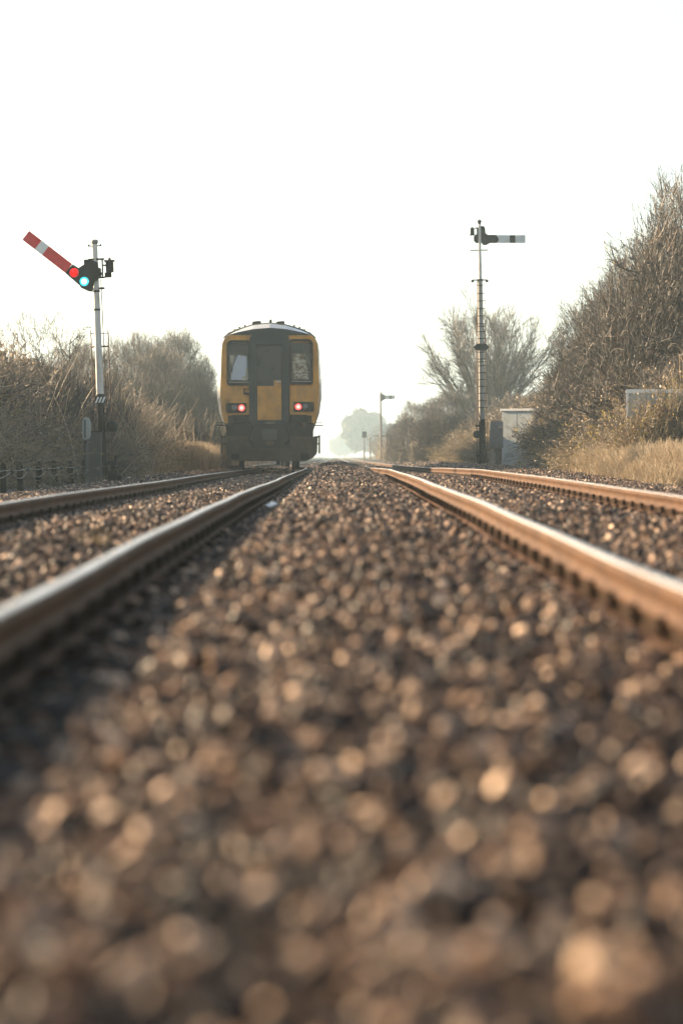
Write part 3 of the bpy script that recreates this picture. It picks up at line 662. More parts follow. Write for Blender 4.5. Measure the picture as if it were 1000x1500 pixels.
# ------------------------------------------------------------------ train
def make_train():
    d = 71.8
    root = empty('train', (-1.70, d, float(zl(d))), 'short diesel train with dusty yellow front, dark gangway and two red tail lamps', 'train')
    # body section (x, z above rail), anticlockwise seen from the front
    half = [(1.14, .97), (1.22, 1.18), (1.33, 1.50), (1.385, 1.90), (1.385, 2.30), (1.35, 2.80), (1.325, 3.20), (1.30, 3.36), (1.23, 3.49), (1.11, 3.60), (.88, 3.71), (.45, 3.84), (0, 3.89)]
    sec = half + [(-x, z) for x, z in half[-2::-1]]
    def scaled(kx, kz, drop=0): return [(x * kx, .97 + (z - .97) * kz - drop) for x, z in sec]
    def loft(secs, mb, cap0=True, cap1=True):
        n = len(secs[0][1]); vs = []; fs = []
        for y, s in secs: vs += [(x, y, z) for x, z in s]
        for k in range(len(secs) - 1):
            for i in range(n):
                j = (i + 1) % n; fs.append((k * n + i, k * n + j, (k + 1) * n + j, (k + 1) * n + i))
        if cap0: fs.append(tuple(range(n)))
        if cap1: fs.append(tuple(range((len(secs) - 1) * n, len(secs) * n)))
        mb.add(vs, fs)
    # the front end: a shell with a real cab behind the window openings
    fh = [(1.12, .97), (1.19, 1.18), (1.26, 1.50), (1.30, 1.90), (1.30, 2.30), (1.28, 2.80), (1.27, 3.15), (1.25, 3.32), (1.19, 3.45), (1.08, 3.54), (.85, 3.61), (.45, 3.69), (0, 3.73)]
    fsec = fh + [(-x, z) for x, z in fh[-2::-1]]
    b = MB(); loft([(.10, fsec), (.45, scaled(.985, .985)), (.9, sec)], b, False, False); b.build('cab_shell', M['train_side'], root)
    b = MB(); loft([(.9, sec), (22.3, sec)], b, True, True); car = b.build('carriage', M['train_side'], root)
    b = MB(); loft([(22.9, sec), (45.0, sec)], b); car2 = b.build('carriage', M['train_side'], root)
    MB().box(-.7, .7, 22.28, 22.92, 1.0, 3.3).build('gangway_bellows', M['train_rubber'], root)
    for (c, y0) in ((car, 1.6), (car2, 23.6)):
        for k in range(9):
            for s in (-1, 1):
                y = y0 + k * 2.25
                x = s * 1.355
                q = MB(); q.add([(s * 1.393, y, 2.05), (s * 1.393, y + 1.4, 2.05), (s * 1.352, y + 1.4, 2.85), (s * 1.352, y, 2.85), (s * 1.36, y, 2.05), (s * 1.36, y + 1.4, 2.05), (s * 1.32, y + 1.4, 2.85), (s * 1.32, y, 2.85)],
                                [(0, 1, 2, 3), (7, 6, 5, 4), (0, 4, 5, 1), (1, 5, 6, 2), (2, 6, 7, 3), (3, 7, 4, 0)])
                q.build('window', M['door_glass'], c)
    # roof skin with ribs, vents and rivet bolts
    top_ = [(x * 1.004, z + .025) for x, z in sec if z > 3.36]
    b = MB(); roof_in = [(x * .99, z - .01) for x, z in top_][::-1]
    ring0 = top_ + roof_in
    loft([(.42, [(x * .975, 3.36 + (z - 3.36) * .82) for x, z in ring0]), (.95, ring0), (45.0, ring0)], b); roof = b.build('roof', M['train_roof'], root, smooth=True)
    b = MB()
    for k in range(19):
        y = 1.0 + k * 2.2
        for s in (-1, 1):
            for (x, z) in ((1.07, 3.58), (.93, 3.66), (.80, 3.725), (.655, 3.775)):
                b.lathe((s * x, y, z), [(.026, -.02), (.026, .065), (.016, .08)], 8)
    b.build('roof_bolts', M['train_under'], roof)
    for (x0, x1, y) in ((-.48, -.22, 1.6), (.16, .41, 1.6)):
        q = MB(); q.prism([(x0, 3.84), (x1, 3.86), (x1, 3.99), (x0 + .03, 3.97)], y, y + 1.8); q.build('roof_vent', M['train_under'], roof, bevel=.015)
    MB().lathe((.04, 2.0, 3.84), [(.05, 0), (.05, .12), (.035, .125), (.035, .2)], 10).build('exhaust_stub', M['train_under'], roof)
    # dark brow over the front
    brow = [(x, z) for x, z in fsec if z > 3.5]
    inner = [(-1.0, 3.535), (1.0, 3.535)]
    b = MB(); pts = brow + inner; b.prism(pts, .045, .13)
    b.build('brow', M['train_grey'], root)
    # yellow front plate on each side, built as strips round the window opening
    def panel(s):
        q = MB(); y0, y1 = .06, .13
        def P(pts): q.prism(pts if s > 0 else [(-x, z) for x, z in pts][::-1], y0, y1)
        xi, wx0, wx1, wz0, wz1 = .50, .52, 1.12, 2.24, 3.42
        P([(1.10, 1.22), (1.20, 1.22), (1.26, 1.50), (1.30, 1.90), (1.30, 2.24), (1.10, 2.24)])
        P([(.52, 1.42), (1.10, 1.42), (1.10, 2.24), (.52, 2.24)])
        P([(1.10, 2.24), (1.30, 2.24), (1.28, 2.80), (1.27, 3.15), (1.25, 3.32), (1.19, 3.45), (1.10, 3.525)])
        P([(.50, 3.34), (1.10, 3.34), (1.10, 3.523), (1.04, 3.535), (.50, 3.535)])
        return q.build('front_panel', M['train_yellow'], root)
    panels = {s: panel(s) for s in (-1, 1)}
    # cab interior
    MB().box(-1.22, 1.22, 1.15, 1.2, 1.2, 3.5).build('cab_bulkhead', M['train_rubber'], root)
    for s in (-1, 1):
        x0, x1 = sorted((s * .505, s * 1.13)); z0, z1 = (2.21, 3.40) if s < 0 else (2.235, 3.43)
        # rubber surround as a ring
        out = rrect(x0, x1, z0, z1, (.07, .07, .13, .07) if s > 0 else (.07, .07, .07, .13)); inn = rrect(x0 + .06, x1 - .06, z0 + .13, z1 - .065, (.05, .05, .09, .05) if s > 0 else (.05, .05, .05, .09))
        n = len(out); ys = (.015, .14)
        vs = [(x, ys[0], z) for x, z in out] + [(x, ys[0], z) for x, z in inn] + [(x, ys[1], z) for x, z in out] + [(x, ys[1], z) for x, z in inn]
        fs = []
        for i in range(n):
            j = (i + 1) % n
            fs += [(i, j, n + j, n + i), (2 * n + j, 2 * n + i, 3 * n + i, 3 * n + j), (i, 2 * n + i, 2 * n + j, j), (n + i, n + j, 3 * n + j, 3 * n + i)]
        wf = MB().add(vs, fs).build('windscreen_frame', M['train_rubber'], root)
        MB().prism(rrect(x0 + .055, x1 - .055, z0 + .125, z1 - .06, .05), .075, .083).build('windscreen', M['glass'], wf)
        MB().box(x0 + .06, x1 - .04, .002, .016, z0 + .075, z0 + .095).build('wiper_rail', M['steel'], wf)
        w_ = MB(); xa, xb = (-.98, -.78) if s < 0 else (1.0, .8)
        w_.tube((xa, .0, z0 + .5), (xb, .0, z0 + .98), .010); w_.tube((xa, .0, z0 + .5), (xa + .02 * s, .0, z0 + .34), .014); w_.build('wiper', M['train_rubber'], wf)
        # sun visor dark strip at the top
        MB().box(x0 + .06, x1 - .06, .12, .14, z1 - .37, z1 - .07).build('sun_visor', M['train_grey'], wf)
    # pieces set just behind the glass
    MB().prism([(-1.03, 2.36), (-.62, 2.36), (-.60, 2.70), (-.60, 2.98), (-.84, 3.02), (-.90, 2.98), (-1.0, 2.72)], .105, .115).build('lilac_panel', M['lilac'], root, bevel=.01)  # pale lilac panel close behind the left windscreen
    MB().prism([(-.73, 2.33), (-.56, 2.33), (-.56, 2.66), (-.62, 2.66), (-.64, 2.46), (-.73, 2.44)], .095, .103).build('cab_papers', M['cream'], root)
    MB().prism([(-1.05, 2.80), (-.96, 2.78), (-.94, 3.0), (-1.05, 3.02)], .10, .103).build('cab_papers', M['cream'], root)
    g = np.random.default_rng(9); n = 14; xs = np.linspace(.60, 1.04, n); zs = np.linspace(2.38, 3.05, n)
    X, Z = np.meshgrid(xs, zs); Y = .10 + .05 * g.random(X.shape) + .05 * np.sin(Z * 22 + X * 9); X = X - np.clip((Z - 2.62), 0, 1) * .28 * (X - .6) / .44
    v = np.stack([X, Y, Z], -1).reshape(-1, 3); i = np.arange(n - 1)[:, None] * n + np.arange(n - 1)[None]; f = np.stack([i, i + 1, i + n + 1, i + n], -1).reshape(-1, 4)
    link('reflection_sheet', np_mesh('reflection_sheet', v, f), M['reflected_twigs'], root)  # crumpled sheet added to stand for the reflection in the right windscreen
    # gangway surround and door
    gx0, gx1 = -.54, .505
    out = rrect(gx0, gx1, 1.20, 3.56, (.06, .06, .16, .16)); inn = rrect(-.37, .33, 1.28, 3.28, .02)
    n = len(out); ys = (-.03, .13)
    vs = [(x, ys[0], z) for x, z in out] + [(x, ys[0], z) for x, z in inn] + [(x, ys[1], z) for x, z in out] + [(x, ys[1], z) for x, z in inn]; fs = []
    for i in range(n):
        j = (i + 1) % n
        fs += [(i, j, n + j, n + i), (2 * n + j, 2 * n + i, 3 * n + i, 3 * n + j), (i, 2 * n + i, 2 * n + j, j), (n + i, n + j, 3 * n + j, 3 * n + i)]
    gw = MB().add(vs, fs).build('gangway_surround', M['train_grey'], root, bevel=.012)
    MB().box(-.12, .12, -.038, -.028, 1.215, 1.235).build('step_plate', M['steel'], gw)
    dr_ = MB().box(-.368, .328, .05, .10, 1.282, 3.278).build('gangway_door', M['train_grey'], root)
    MB().box(-.345, .305, .035, .049, 2.20, 3.24).build('door_window', M['door_glass'], dr_, bevel=.006)
    MB().box(-.33, .31, .030, .049, 1.30, 2.195).build('door_panel', M['train_yellow'], dr_, bevel=.006)
    f_ = MB()
    for (a_, b_, c_, e_) in ((-.365, -.345, 1.30, 3.26), (.305, .325, 1.30, 3.26), (-.345, .305, 3.243, 3.26)): f_.box(a_, b_, .026, .048, c_, e_)
    f_.build('door_seal', M['train_rubber'], dr_)
    MB().box(.10, .30, .008, .034, 2.196, 2.345).build('handle_plate', M['train_yellow'], dr_)
    MB().tube((.15, -.005, 2.31), (.29, -.005, 2.31), .022).build('handle', M['chrome'], dr_)
    # lamps
    for s in (-1, 1):
        lz = 1.62 if s < 0 else 1.65
        x0, x1 = sorted((s * .62, s * 1.15))
        lb = MB().prism(rrect(x0, x1, lz - .13, lz + .13, .04), .02, .07).build('lamp_cluster', M['train_rubber'], root, bevel=.008)
        for (dx, mm, nm) in ((.745, 'tail', 'tail_lamp'), (.93, 'lamp_off', 'marker_lamp')):
            o = MB().lathe((0, 0, 0), [(.082, .03), (.082, -.012), (.055, -.020), (.0, -.026)][::-1], 20, 'y').build(nm, M[mm], lb, smooth=True)
            o.location = (s * dx, .012, lz)
        MB().box(*sorted((s * .52, s * 1.0)), .03, .075, 1.25, 1.44).build('lower_panel', M['train_under'], root, bevel=.01)
    b = MB(); b.box(-.69, -.53, .0, .03, 1.97, 2.02); b.box(-.69, -.655, .0, .03, 2.02, 2.13); b.box(-.69, -.53, .0, .03, 2.11, 2.13); b.build('lifting_bracket', M['train_under'], root)
    MB().lathe((.87, .0, 1.17), [(.06, 0.07), (.065, 0), (.03, -.03)], 12, 'y').build('socket_cover', M['iron'], root)
    # underframe, coupler, skirt
    b = MB(); b.box(-1.14, 1.14, .08, .9, .80, 1.22); b.build('underframe', M['train_under'], root, bevel=.02)
    b = MB(); b.prism([(-.9, .22), (.95, .22), (1.12, .30), (1.24, .42), (1.26, .86), (-1.14, .88), (-1.15, .42), (-1.08, .30)], .0, .05)
    b.build('skirt', M['plough'], root, bevel=.02)
    for s in (-1, 1):
        MB().box(*sorted((s * .80, s * 1.02)), -.02, -.001, .26, .42).build('skirt_step', M['train_under'], root, bevel=.01)
        x = 1.30 if s > 0 else -1.27
        q = MB(); q.box(x - .02, x + .02, .0, .3, .42, .90); q.box(*sorted((x, s * 1.16)), .02, .08, .84, .88); q.box(*sorted((x, s * 1.16)), .02, .08, .66, .69); q.build('footstep', M['train_under'], root)
        q = MB(); q.box(*sorted((s * 1.18, s * 1.40)), .1, .2, 1.15, 1.18); q.box(*sorted((s * 1.18, s * 1.38)), .1, .2, 1.22, 1.24); q.build('bracket', M['train_under'], root)
    b = MB(); b.box(-.50, .54, -.06, -.001, .56, .80); b.box(-.46, .50, -.05, .08, .80, 1.18); b.build('coupler_recess', M['train_rubber'], root, bevel=.02)
    b = MB(); b.box(-.20, .18, -.34, -.05, .78, 1.06); b.box(-.15, .14, -.42, -.34, .82, 1.02); b.tube((-.06, -.46, .95), (-.06, -.40, .95), .06); b.build('coupler', M['trunk_grey'], root, bevel=.02)
    b = MB(); b.box(-.12, .10, -.30, -.06, .64, .76); b.build('coupler_socket', M['iron'], root, bevel=.02)
    for s, x in ((-1, -.45), (1, .42)):
        q = MB(); q.path([(x, -.04, 1.12), (x + s * .08, -.14, .92), (x + s * .10, -.16, .74), (x - s * .02, -.10, .66)], .022, 8); q.build('brake_hose', M['train_rubber'], root)
    # wheels and bogies
    for y in (2.4, 5.0, 18.0, 20.6, 25.0, 27.6, 40.6, 43.2):
        for s in (-1, 1):
            x = s * .7525
            q = MB(); vs = []
            prof = [(.0, -.06), (.42, -.06), (.42, .05), (.45, .055), (.45, .08), (.0, .08)]
            nn = 28; base = []
            for (r, h) in prof:
                for i in range(nn):
                    a = 2 * math.pi * i / nn; vs.append((x - s * h * 1.0, y + r * math.cos(a), .423 + r * math.sin(a)))
            fs = [(k * nn + i, k * nn + (i + 1) % nn, (k + 1) * nn + (i + 1) % nn, (k + 1) * nn + i) for k in range(5) for i in range(nn)]
            q.add(vs, fs); q.build('wheel', M['train_under'], root)
    for y in (3.7, 19.3, 26.3, 41.9):
        q = MB()
        for s in (-1, 1): q.box(*sorted((s * .95, s * 1.1)), y - 1.7, y + 1.7, .38, .62)
        q.box(-.95, .95, y - .3, y + .3, .4, .7); q.build('bogie_frame', M['train_under'], root, bevel=.02)
    for (y0, y1) in ((6.5, 16.8), (29, 39)):
        MB().box(-1.15, 1.15, y0, y1, .35, .96).build('engine_tray', M['train_under'], root, bevel=.03)
    for (y0, y1) in ((.9, 22.3), (22.9, 45)):
        MB().box(-1.1, 1.1, y0, y1, .80, .975).build('sole_bar', M['train_under'], root)
    root.rotation_euler = (0, 0, R_(1.9))
    return root
make_train()

# ------------------------------------------------------------------ left signal (seen from the front)
def left_signal():
    d = 52.0; s = F / d
    base = at(151.5, 706, d); base.z = float(gl(d)) - .02
    r = empty('semaphore_signal', base, 'red and white semaphore arm raised on a white and black post at left', 'signal')
    H = at(0, 352, d).z - base.z
    r.rotation_euler = (0, R_(-2.0), 0)
    zp = lambda py: at(0, py, d).z - base.z
    MB().tube((0, 0, -.2), (0, 0, zp(577)), .088, .074, 14).build('post_base', M['black'], r, smooth=False)
    MB().tube((0, 0, zp(577)), (0, 0, zp(358)), .073, .052, 14).build('post', M['post_white'], r)
    MB().lathe((0, 0, zp(358)), [(.052, 0), (.066, .03), (.068, .06), (.06, .085), (.04, .09)]).build('post_cap', M['post_grey'], r)
    c = MB(); c.box(-.12, .12, -.02, .02, zp(361), zp(359.6)); c.box(-.13, -.10, -.02, .02, zp(361), zp(358)); c.box(.10, .13, -.02, .02, zp(361), zp(358)); c.build('crossbar', M['black'], r)
    for y in (428, 455): MB().lathe((0, 0, zp(y)), [(.068, 0), (.068, .035)]).build('pole_collar', M['black'], r)
    # chevron plate
    MB().box(-.10, .10, -.115, -.09, zp(591), zp(580)).build('warning_band', M['black'], r)
    b = MB()
    for k in range(3):
        x = -.085 + k * .062; z0, z1 = zp(590), zp(581.5)
        b.prism([(x - .01, z0), (x + .025, z0), (x + .075, z1), (x + .04, z1)], -.120, -.1155)
    b.build('warning_stripes', M['white_enamel'], r)
    # arm: blade local x runs outward from the pivot
    arm = empty('signal_arm', (0, -.16, zp(402.5))); arm.parent = r; arm.rotation_euler = (0, R_(37.7) + R_(2.0), 0)
    def bl(x0, x1): return [(x0, -.325), (x1, -.325), (x1, -.112), (x0, -.112)]
    MB().prism(bl(-1.487, -1.19), -.006, .006).build('red_tip', M['red_enamel'], arm)
    MB().prism(bl(-1.19, -1.015), -.0065, .0065).build('white_stripe', M['white_enamel'], arm)
    MB().prism(bl(-1.015, -.46), -.006, .006).build('red_blade', M['red_enamel'], arm)
    # cast iron spectacle plate with two round openings that hold the glasses
    LR, LC, rr = (-.33, -.217), (-.08, -.234), .087
    def ring(c, n=20, a0=0): return [(c[0] + rr * math.cos(a0 - 2 * math.pi * i / n), c[1] + rr * math.sin(a0 - 2 * math.pi * i / n)) for i in range(n + 1)]
    e = .0006
    spec = [(-.474, -.325), (-.34, -.335), *[(x + e * (i > 10), z) for i, (x, z) in enumerate(ring(LR, a0=-math.pi / 2))], (-.339, -.335), (-.095, -.348),
            *[(x + e * (i > 10), z) for i, (x, z) in enumerate(ring(LC, a0=-math.pi / 2))], (-.094, -.349), (-.057, -.369), (.11, -.33), (.166, -.286), (.12, -.22), (.078, -.10), (.063, .01), (.0, .12), (-.10, .21), (-.20, .18), (-.24, .123), (-.30, -.033), (-.32, -.095), (-.45, -.108)]
    b = MB(); b.prism(spec, .008, .024); b.build('spectacle_plate', M['black'], arm)
    for ((x, z), m_, n_) in ((LR, 'red_lens', 'red_lens'), (LC, 'cyan', 'cyan_lens')):
        o = MB().lathe((0, 0, 0), [(rr * .99, .010), (rr * .99, .0), (rr * .7, -.012), (.001, -.018)][::-1], 24, 'y').build(n_, M[m_], arm, smooth=True); o.location = (x, .006, z)
    b = MB(); b.box(-.02, .10, -.02, .10, -.10, .10); b.build('arm_boss', M['black'], arm, bevel=.01)
    # bracket, lamp and shutter behind
    b = MB(); z = zp(398)
    b.box(-.10, .10, -.13, .10, z - .10, z + .06); b.box(-.13, .17, -.05, .05, z + .22, z + .25); b.box(.05, .17, -.04, .04, z - .13, z - .10)
    b.box(.12, .145, -.03, .03, z - .12, z + .24); b.tube((0, -.18, z), (0, .12, z), .045); b.box(-.22, -.08, .03, .08, z + .12, z + .24); b.box(-.14, -.04, .03, .08, z - .32, z - .30); b.box(-.10, .16, -.03, .03, z - .34, z - .30)
    b.build('arm_bracket', M['black'], r)
    b = MB(); b.box(.20, .34, -.08, .08, z - .02, z + .18); b.box(.17, .37, -.09, .09, z + .18, z + .21); b.tube((.27, 0, z + .2), (.27, 0, z + .26), .04, .02); b.box(.12, .22, -.02, .02, z + .10, z + .13); b.box(.17, .30, -.02, .02, z - .12, z - .02); b.build('signal_lamp', M['black'], r, bevel=.008)
    # ladder behind the post
    l = MB(); lx0, lx1, yy = -.16, .17, .30
    z1 = zp(482)
    for x in (lx0, lx1): l.tube((x, yy, -.1), (x, yy, z1), .011, n=6)
    k = .25
    while k < z1: l.tube((lx0, yy, k), (lx1, yy, k), .009, n=6); k += .26
    for k in (1.4, 2.6): l.tube((lx0, yy, k), (0, .02, k), .009); l.tube((lx1, yy, k), (0, .02, k), .009)
    l.build('ladder', M['iron'], r)
    # down rods, balance weight and lever
    b = MB(); b.tube((.13, -.06, .15), (.10, -.08, zp(410)), .009, n=6); b.tube((.19, -.05, .2), (.20, -.05, 1.35), .010, n=6); b.tube((.22, -.03, 1.1), (.22, -.03, 1.45), .018); b.build('down_rod', M['iron'], r)
    b = MB(); zz = zp(625); b.box(.05, .16, -.05, .05, zz - .1, zz - .05); b.lathe((.21, .06, zz), [(.05, 0), (.11, -.02), (.11, -.14), (.05, -.16)], 18, 'y'); b.build('balance_weight', M['black'], r, bevel=.005)
    b = MB(); zz = zp(677); b.box(.02, .27, -.08, .02, zz - .05, zz + .02); b.box(.16, .24, -.10, -.02, zz - .16, zz - .02); b.tube((.25, -.05, zz), (.25, -.05, zz + .12), .025); b.box(.10, .27, -.1, .05, -.05, .22); b.box(.25, .35, -.08, .02, .02, .12); b.build('pulley_bracket', M['black'], r, bevel=.008)
    return r
left_signal()

# upright equipment cabinet and hooded telephone beside the left signal
d = 51.0
p = at(137, 712, d); p.z = float(gl(d)) - .05
r = empty('trackside_cabinet', p, 'narrow grey green upright casing standing against the left signal post', 'cabinet')
zt = at(0, 633, d).z - p.z; wv = 12 * d / F
b = MB(); b.box(-wv, wv, -.10, .10, 0, zt); b.build('casing', M['trunk_grey'], r, bevel=.01)
b = MB(); b.box(-wv * .45, -wv * .38, -.115, -.10, .1, zt - .12); b.box(wv * .35, wv * .5, -.125, -.10, .05, zt - .05); b.box(wv * .8, wv * .98, -.12, -.10, .02, zt - .02); b.build('channel_ribs', M['trunk_grey'], r)
MB().box(-wv - .02, wv + .02, -.12, .12, zt, zt + .022).build('lid', M['black'], r)
p = at(127, 712, 50.6); p.z = float(gl(50.6)) - .05
r = empty('trackside_telephone', p, 'pale hooded lineside telephone on a post left of the grey green casing', 'telephone')
zt = at(0, 611, 50.6).z - p.z
MB().tube((-.01, 0, 0), (-.01, 0, zt - .35), .042, .042, 12).build('support_post', M['trunk_grey'], r)
b = MB(); b.prism([(-.075, zt - .42), (.03, zt - .42), (.075, zt - .34), (.085, zt - .15), (.07, zt - .05), (.03, zt), (-.04, zt), (-.075, zt - .05)], -.10, .06); hd = b.build('hood', M['hood'], r, bevel=.02)
MB().box(-.028, -.008, -.115, -.10, zt - .38, zt - .05).build('hood_slot', M['black'], hd)
MB().lathe((-.015, -.02, zt - .50), [(.02, 0), (.035, .05), (.035, .08)]).build('cable_gland', M['black'], r)

# posts that carry the signal wires
pw = at(0, 0, 45)
pro = None; tops = []
spots = [(5, 39.8), (30, 41.9), (57, 44.4), (81, 46.8), (104, 49.2), (123, 51.4)]
labs = ['short dark wire post nearest the left edge of the photo', 'short dark wire post second from the left edge', 'short dark wire post third from the left edge',
        'short dark wire post fourth from the left edge, mostly in grass', 'short dark wire post fifth from the left edge', 'short dark wire post closest to the left signal casing']
for i, (px, d) in enumerate(spots):
    if pro is None:
        pro = empty('wire_post', (0, 0, 0), None, 'post', 'short timber posts holding the signal wires')
        MB().prism([(-.045, -.15), (.045, -.15), (.042, .34), (.018, .375), (-.022, .37), (-.045, .335)], -.05, .05).build('stake', M['wood'], pro, bevel=.006)
        b = MB(); b.box(.035, .13, -.02, .02, .262, .275); b.box(.11, .135, -.02, .02, .22, .275); b.lathe((.12, -.005, .23), [(.012, 0), (.026, .0), (.026, .02), (.012, .02)], 12, 'y'); b.build('pulley', M['black'], pro)
        o = pro
    else: o = copy_tree(pro)
    q = at(px, 0, d); o.location = (q.x, d, float(gl(d)) + .03 + .01 * (i % 2)); o['label'] = labs[i]; o.rotation_euler = (R_(random.uniform(-3, 3)), R_(random.uniform(-4, 4)), R_(random.uniform(-8, 8)))
    tops.append(o.location.copy())
tops = [Vector((tops[0].x - .15, 36.0, tops[0].z))] + tops + [Vector((tops[-1].x + .12, 53.4, tops[-1].z))]
r = empty('signal_wire', tops[1], 'pale slack signal wires looping between the short dark posts', 'wire')
for k, (sag, ox, oz) in enumerate(((.02, .11, .27), (.11, .12, .24))):
    b = MB()
    for a_, c_ in zip(tops[:-1], tops[1:]):
        A0 = a_ + Vector((ox, 0, oz)); B0 = c_ + Vector((ox, 0, oz)); pts = [A0.lerp(B0, t / 8) - Vector((0, 0, sag * 4 * (t / 8) * (1 - t / 8))) - r.location for t in range(9)]
        b.path(pts, .0055, 5)
    b.build('strand', M['wire'], r)

# ------------------------------------------------------------------ right signal (seen from the back)
def right_signal(px0, pyb, d, pyt, label, name='semaphore_signal', far=False):
    base = at(px0, pyb, d); base.z = float(gr(d)) - .02
    r = empty(name, base, label, 'signal'); r.rotation_euler = (0, R_(-.8), 0)
    return r, base
d = 89.0; r, base = right_signal(706.5, 681, 89.0, 322, 'tall slender semaphore signal seen from behind, white arm with black bar pointing right')
zp = lambda py: at(0, py, 89.0).z - base.z
MB().tube((0, 0, -.2), (0, 0, zp(614)), .125, .105, 14).build('post_base', M['black'], r)
MB().tube((0, 0, zp(614)), (0, 0, zp(410)), .10, .075, 14).build('post', M['post_grey'], r)
MB().tube((0, 0, zp(410)), (0, 0, zp(328)), .062, .042, 12).build('upper_post', M['post_white'], r)
MB().lathe((0, 0, zp(329)), [(.04, 0), (.05, .05), (.078, .09), (.07, .115), (.03, .15), (.0, .17)]).build('finial', M['black'], r)
b = MB()
for (y, w0) in ((366.8, .29), (410.5, .25)):
    b.box(-w0 - .02, w0 - .02, -.03, .03, zp(y) - .012, zp(y) + .022)
for sx in (-.25, .22): b.lathe((sx, 0, zp(411.5) - .05), [(.03, 0), (.05, .03), (.045, .08)])
b.box(-.10, .10, -.09, .09, zp(411.5), zp(409)); b.build('crossbars', M['black'], r)
MB().prism([(-.27, zp(509)), (-.14, zp(513.5)), (.15, zp(513.5)), (.27, zp(509)), (.15, zp(503.5)), (-.14, zp(503.5))], -.14, -.11).build('diamond_plate', M['black'], r)
for y in (418, 430, 441, 452, 463, 474.5, 478, 486, 496, 516, 526, 530, 536, 546, 556, 566, 576, 587, 597):
    w0 = .115 + (.02 if y > 470 else 0)
    MB().box(-w0, w0 + .03, -.105, -.09, zp(y) - .012, zp(y) + .012).build('step_iron', M['black'], r)
l = MB(); l.tube((.17, .10, 0), (.14, .10, zp(470)), .010, n=6); l.tube((-.15, .10, zp(470)), (-.17, .1, 0), .012, n=6); l.tube((-.13, -.08, zp(600)), (-.09, -.06, zp(412)), .016, n=6); l.tube((-.13, -.08, zp(600)), (-.06, -.1, zp(616)), .02, n=6)
k = .3
while k < zp(560): l.tube((-.17, .1, k), (.17, .1, k), .009, n=6); k += .3
l.build('ladder', M['iron'], r)
arm = empty('signal_arm', (-.0, .02, zp(350.3))); arm.parent = r; arm.rotation_euler = (0, R_(.8), 0)
ax = lambda px: (px - 703.0) * 89 / F
MB().prism([(ax(728), -.128), (ax(747), -.128), (ax(747), .128), (ax(728), .128)], -.006, .006).build('white_blade', M['grey_enamel'], arm)
MB().prism([(ax(747), -.128), (ax(755.2), -.128), (ax(755.2), .128), (ax(747), .128)], -.007, .007).build('black_bar', M['black'], arm)
MB().prism([(ax(755.2), -.128), (ax(770), -.128), (ax(770), .128), (ax(755.2), .128)], -.006, .006).build('white_tip', M['grey_enamel'], arm)
spec = [(-.19, -.06), (-.12, -.14), (.0, -.12), (.06, -.13), (.12, -.20), (.22, -.20), (.34, -.13), (.55, -.13), (.60, -.07), (.615, 0), (.58, .07), (.54, .135), (.26, .135), (.19, .20), (.18, .36), (.13, .42), (-.02, .42), (-.10, .34), (-.09, .18), (-.19, .08)]
MB().prism(spec, -.03, -.008).build('spectacle_plate', M['black'], arm)
b = MB(); b.box(-.30, -.17, -.06, .06, .14, .36); b.box(-.33, -.14, -.07, .07, .12, .145); b.box(-.16, .0, -.02, .02, .34, .38); b.tube((-.235, 0, .36), (-.235, 0, .40), .04, .02); o = b.build('signal_lamp', M['black'], r, bevel=.01); o.location = (0, .02, zp(350.3))
b = MB(); b.box(-.22, .0, -.07, .06, zp(625), zp(622)); b.lathe((-.17, -.06, zp(636)), [(.03, 0), (.13, .02), (.13, .1), (.03, .12)], 14, 'y'); b.box(-.21, -.02, -.08, .06, zp(668), zp(664)); b.tube((-.17, -.02, .1), (-.17, -.02, zp(624)), .014); b.build('balance_weight', M['black'], r, bevel=.006)

# distant signal and line-side things
d = 262.0; p = at(558.5, 664, d); p.z = float(gr(d)) - .2
r = empty('distant_signal', p, 'small far off semaphore on a thin post, hazy in the middle distance', 'signal')
zq = lambda py: at(0, py, d).z - p.z
MB().tube((0, 0, 0), (-.10, 0, zq(577)), .11, .08, 8).build('post', M['iron'], r)
b = MB(); b.prism([(-.14, zq(580)), (.0, zq(588)), (.35, zq(584.8)), (.35, zq(579)), (0.1, zq(577)), (-.12, zq(572))], -.04, .04); b.build('spectacle_plate', M['black'], r)
MB().prism([(.35, zq(584.6)), (.75, zq(584.6)), (.75, zq(579)), (.35, zq(579))], -.02, .02).build('white_blade', M['grey_enamel'], r)
MB().prism([(.75, zq(584.6)), (1.02, zq(584.6)), (1.02, zq(579)), (.75, zq(579))], -.022, .022).build('black_bar', M['black'], r)
MB().prism([(1.02, zq(584.6)), (1.32, zq(584.6)), (1.32, zq(579)), (1.02, zq(579))], -.02, .02).build('white_tip', M['grey_enamel'], r)
b = MB(); b.box(-.1, 1.05, -.03, .03, zq(639.5), zq(638)); b.tube((-.3, 0, zq(639)), (-.9, 0, zq(637.5)), .03); b.build('platform_rail', M['black'], r)
def far_post(px, pyt, d, label, cat, board):
    p = at(px, 664, d); p.z = float(gr(d)) - .2
    r = empty('trackside_sign', p, label, cat); zq = lambda py: at(0, py, d).z - p.z; u = d / F
    MB().tube((0, 0, 0), (0, 0, zq(pyt)), .07, .06, 8).build('post', M['iron'], r)
    board(r, zq, u)
far_post(566, 631, 230, 'dark cross shaped post right of the distant signal', 'post', lambda r, zq, u: MB().box(-7 * u, 7 * u, -.04, .04, zq(639.6), zq(637.8)).build('cross_bar', M['black'], r))
far_post(533.5, 632, 300, 'small dark square board on a hazy post left of the distant signal', 'sign', lambda r, zq, u: MB().box(-3.3 * u, 3.3 * u, -.1, -.07, zq(641), zq(632)).build('board', M['black'], r, bevel=.01))
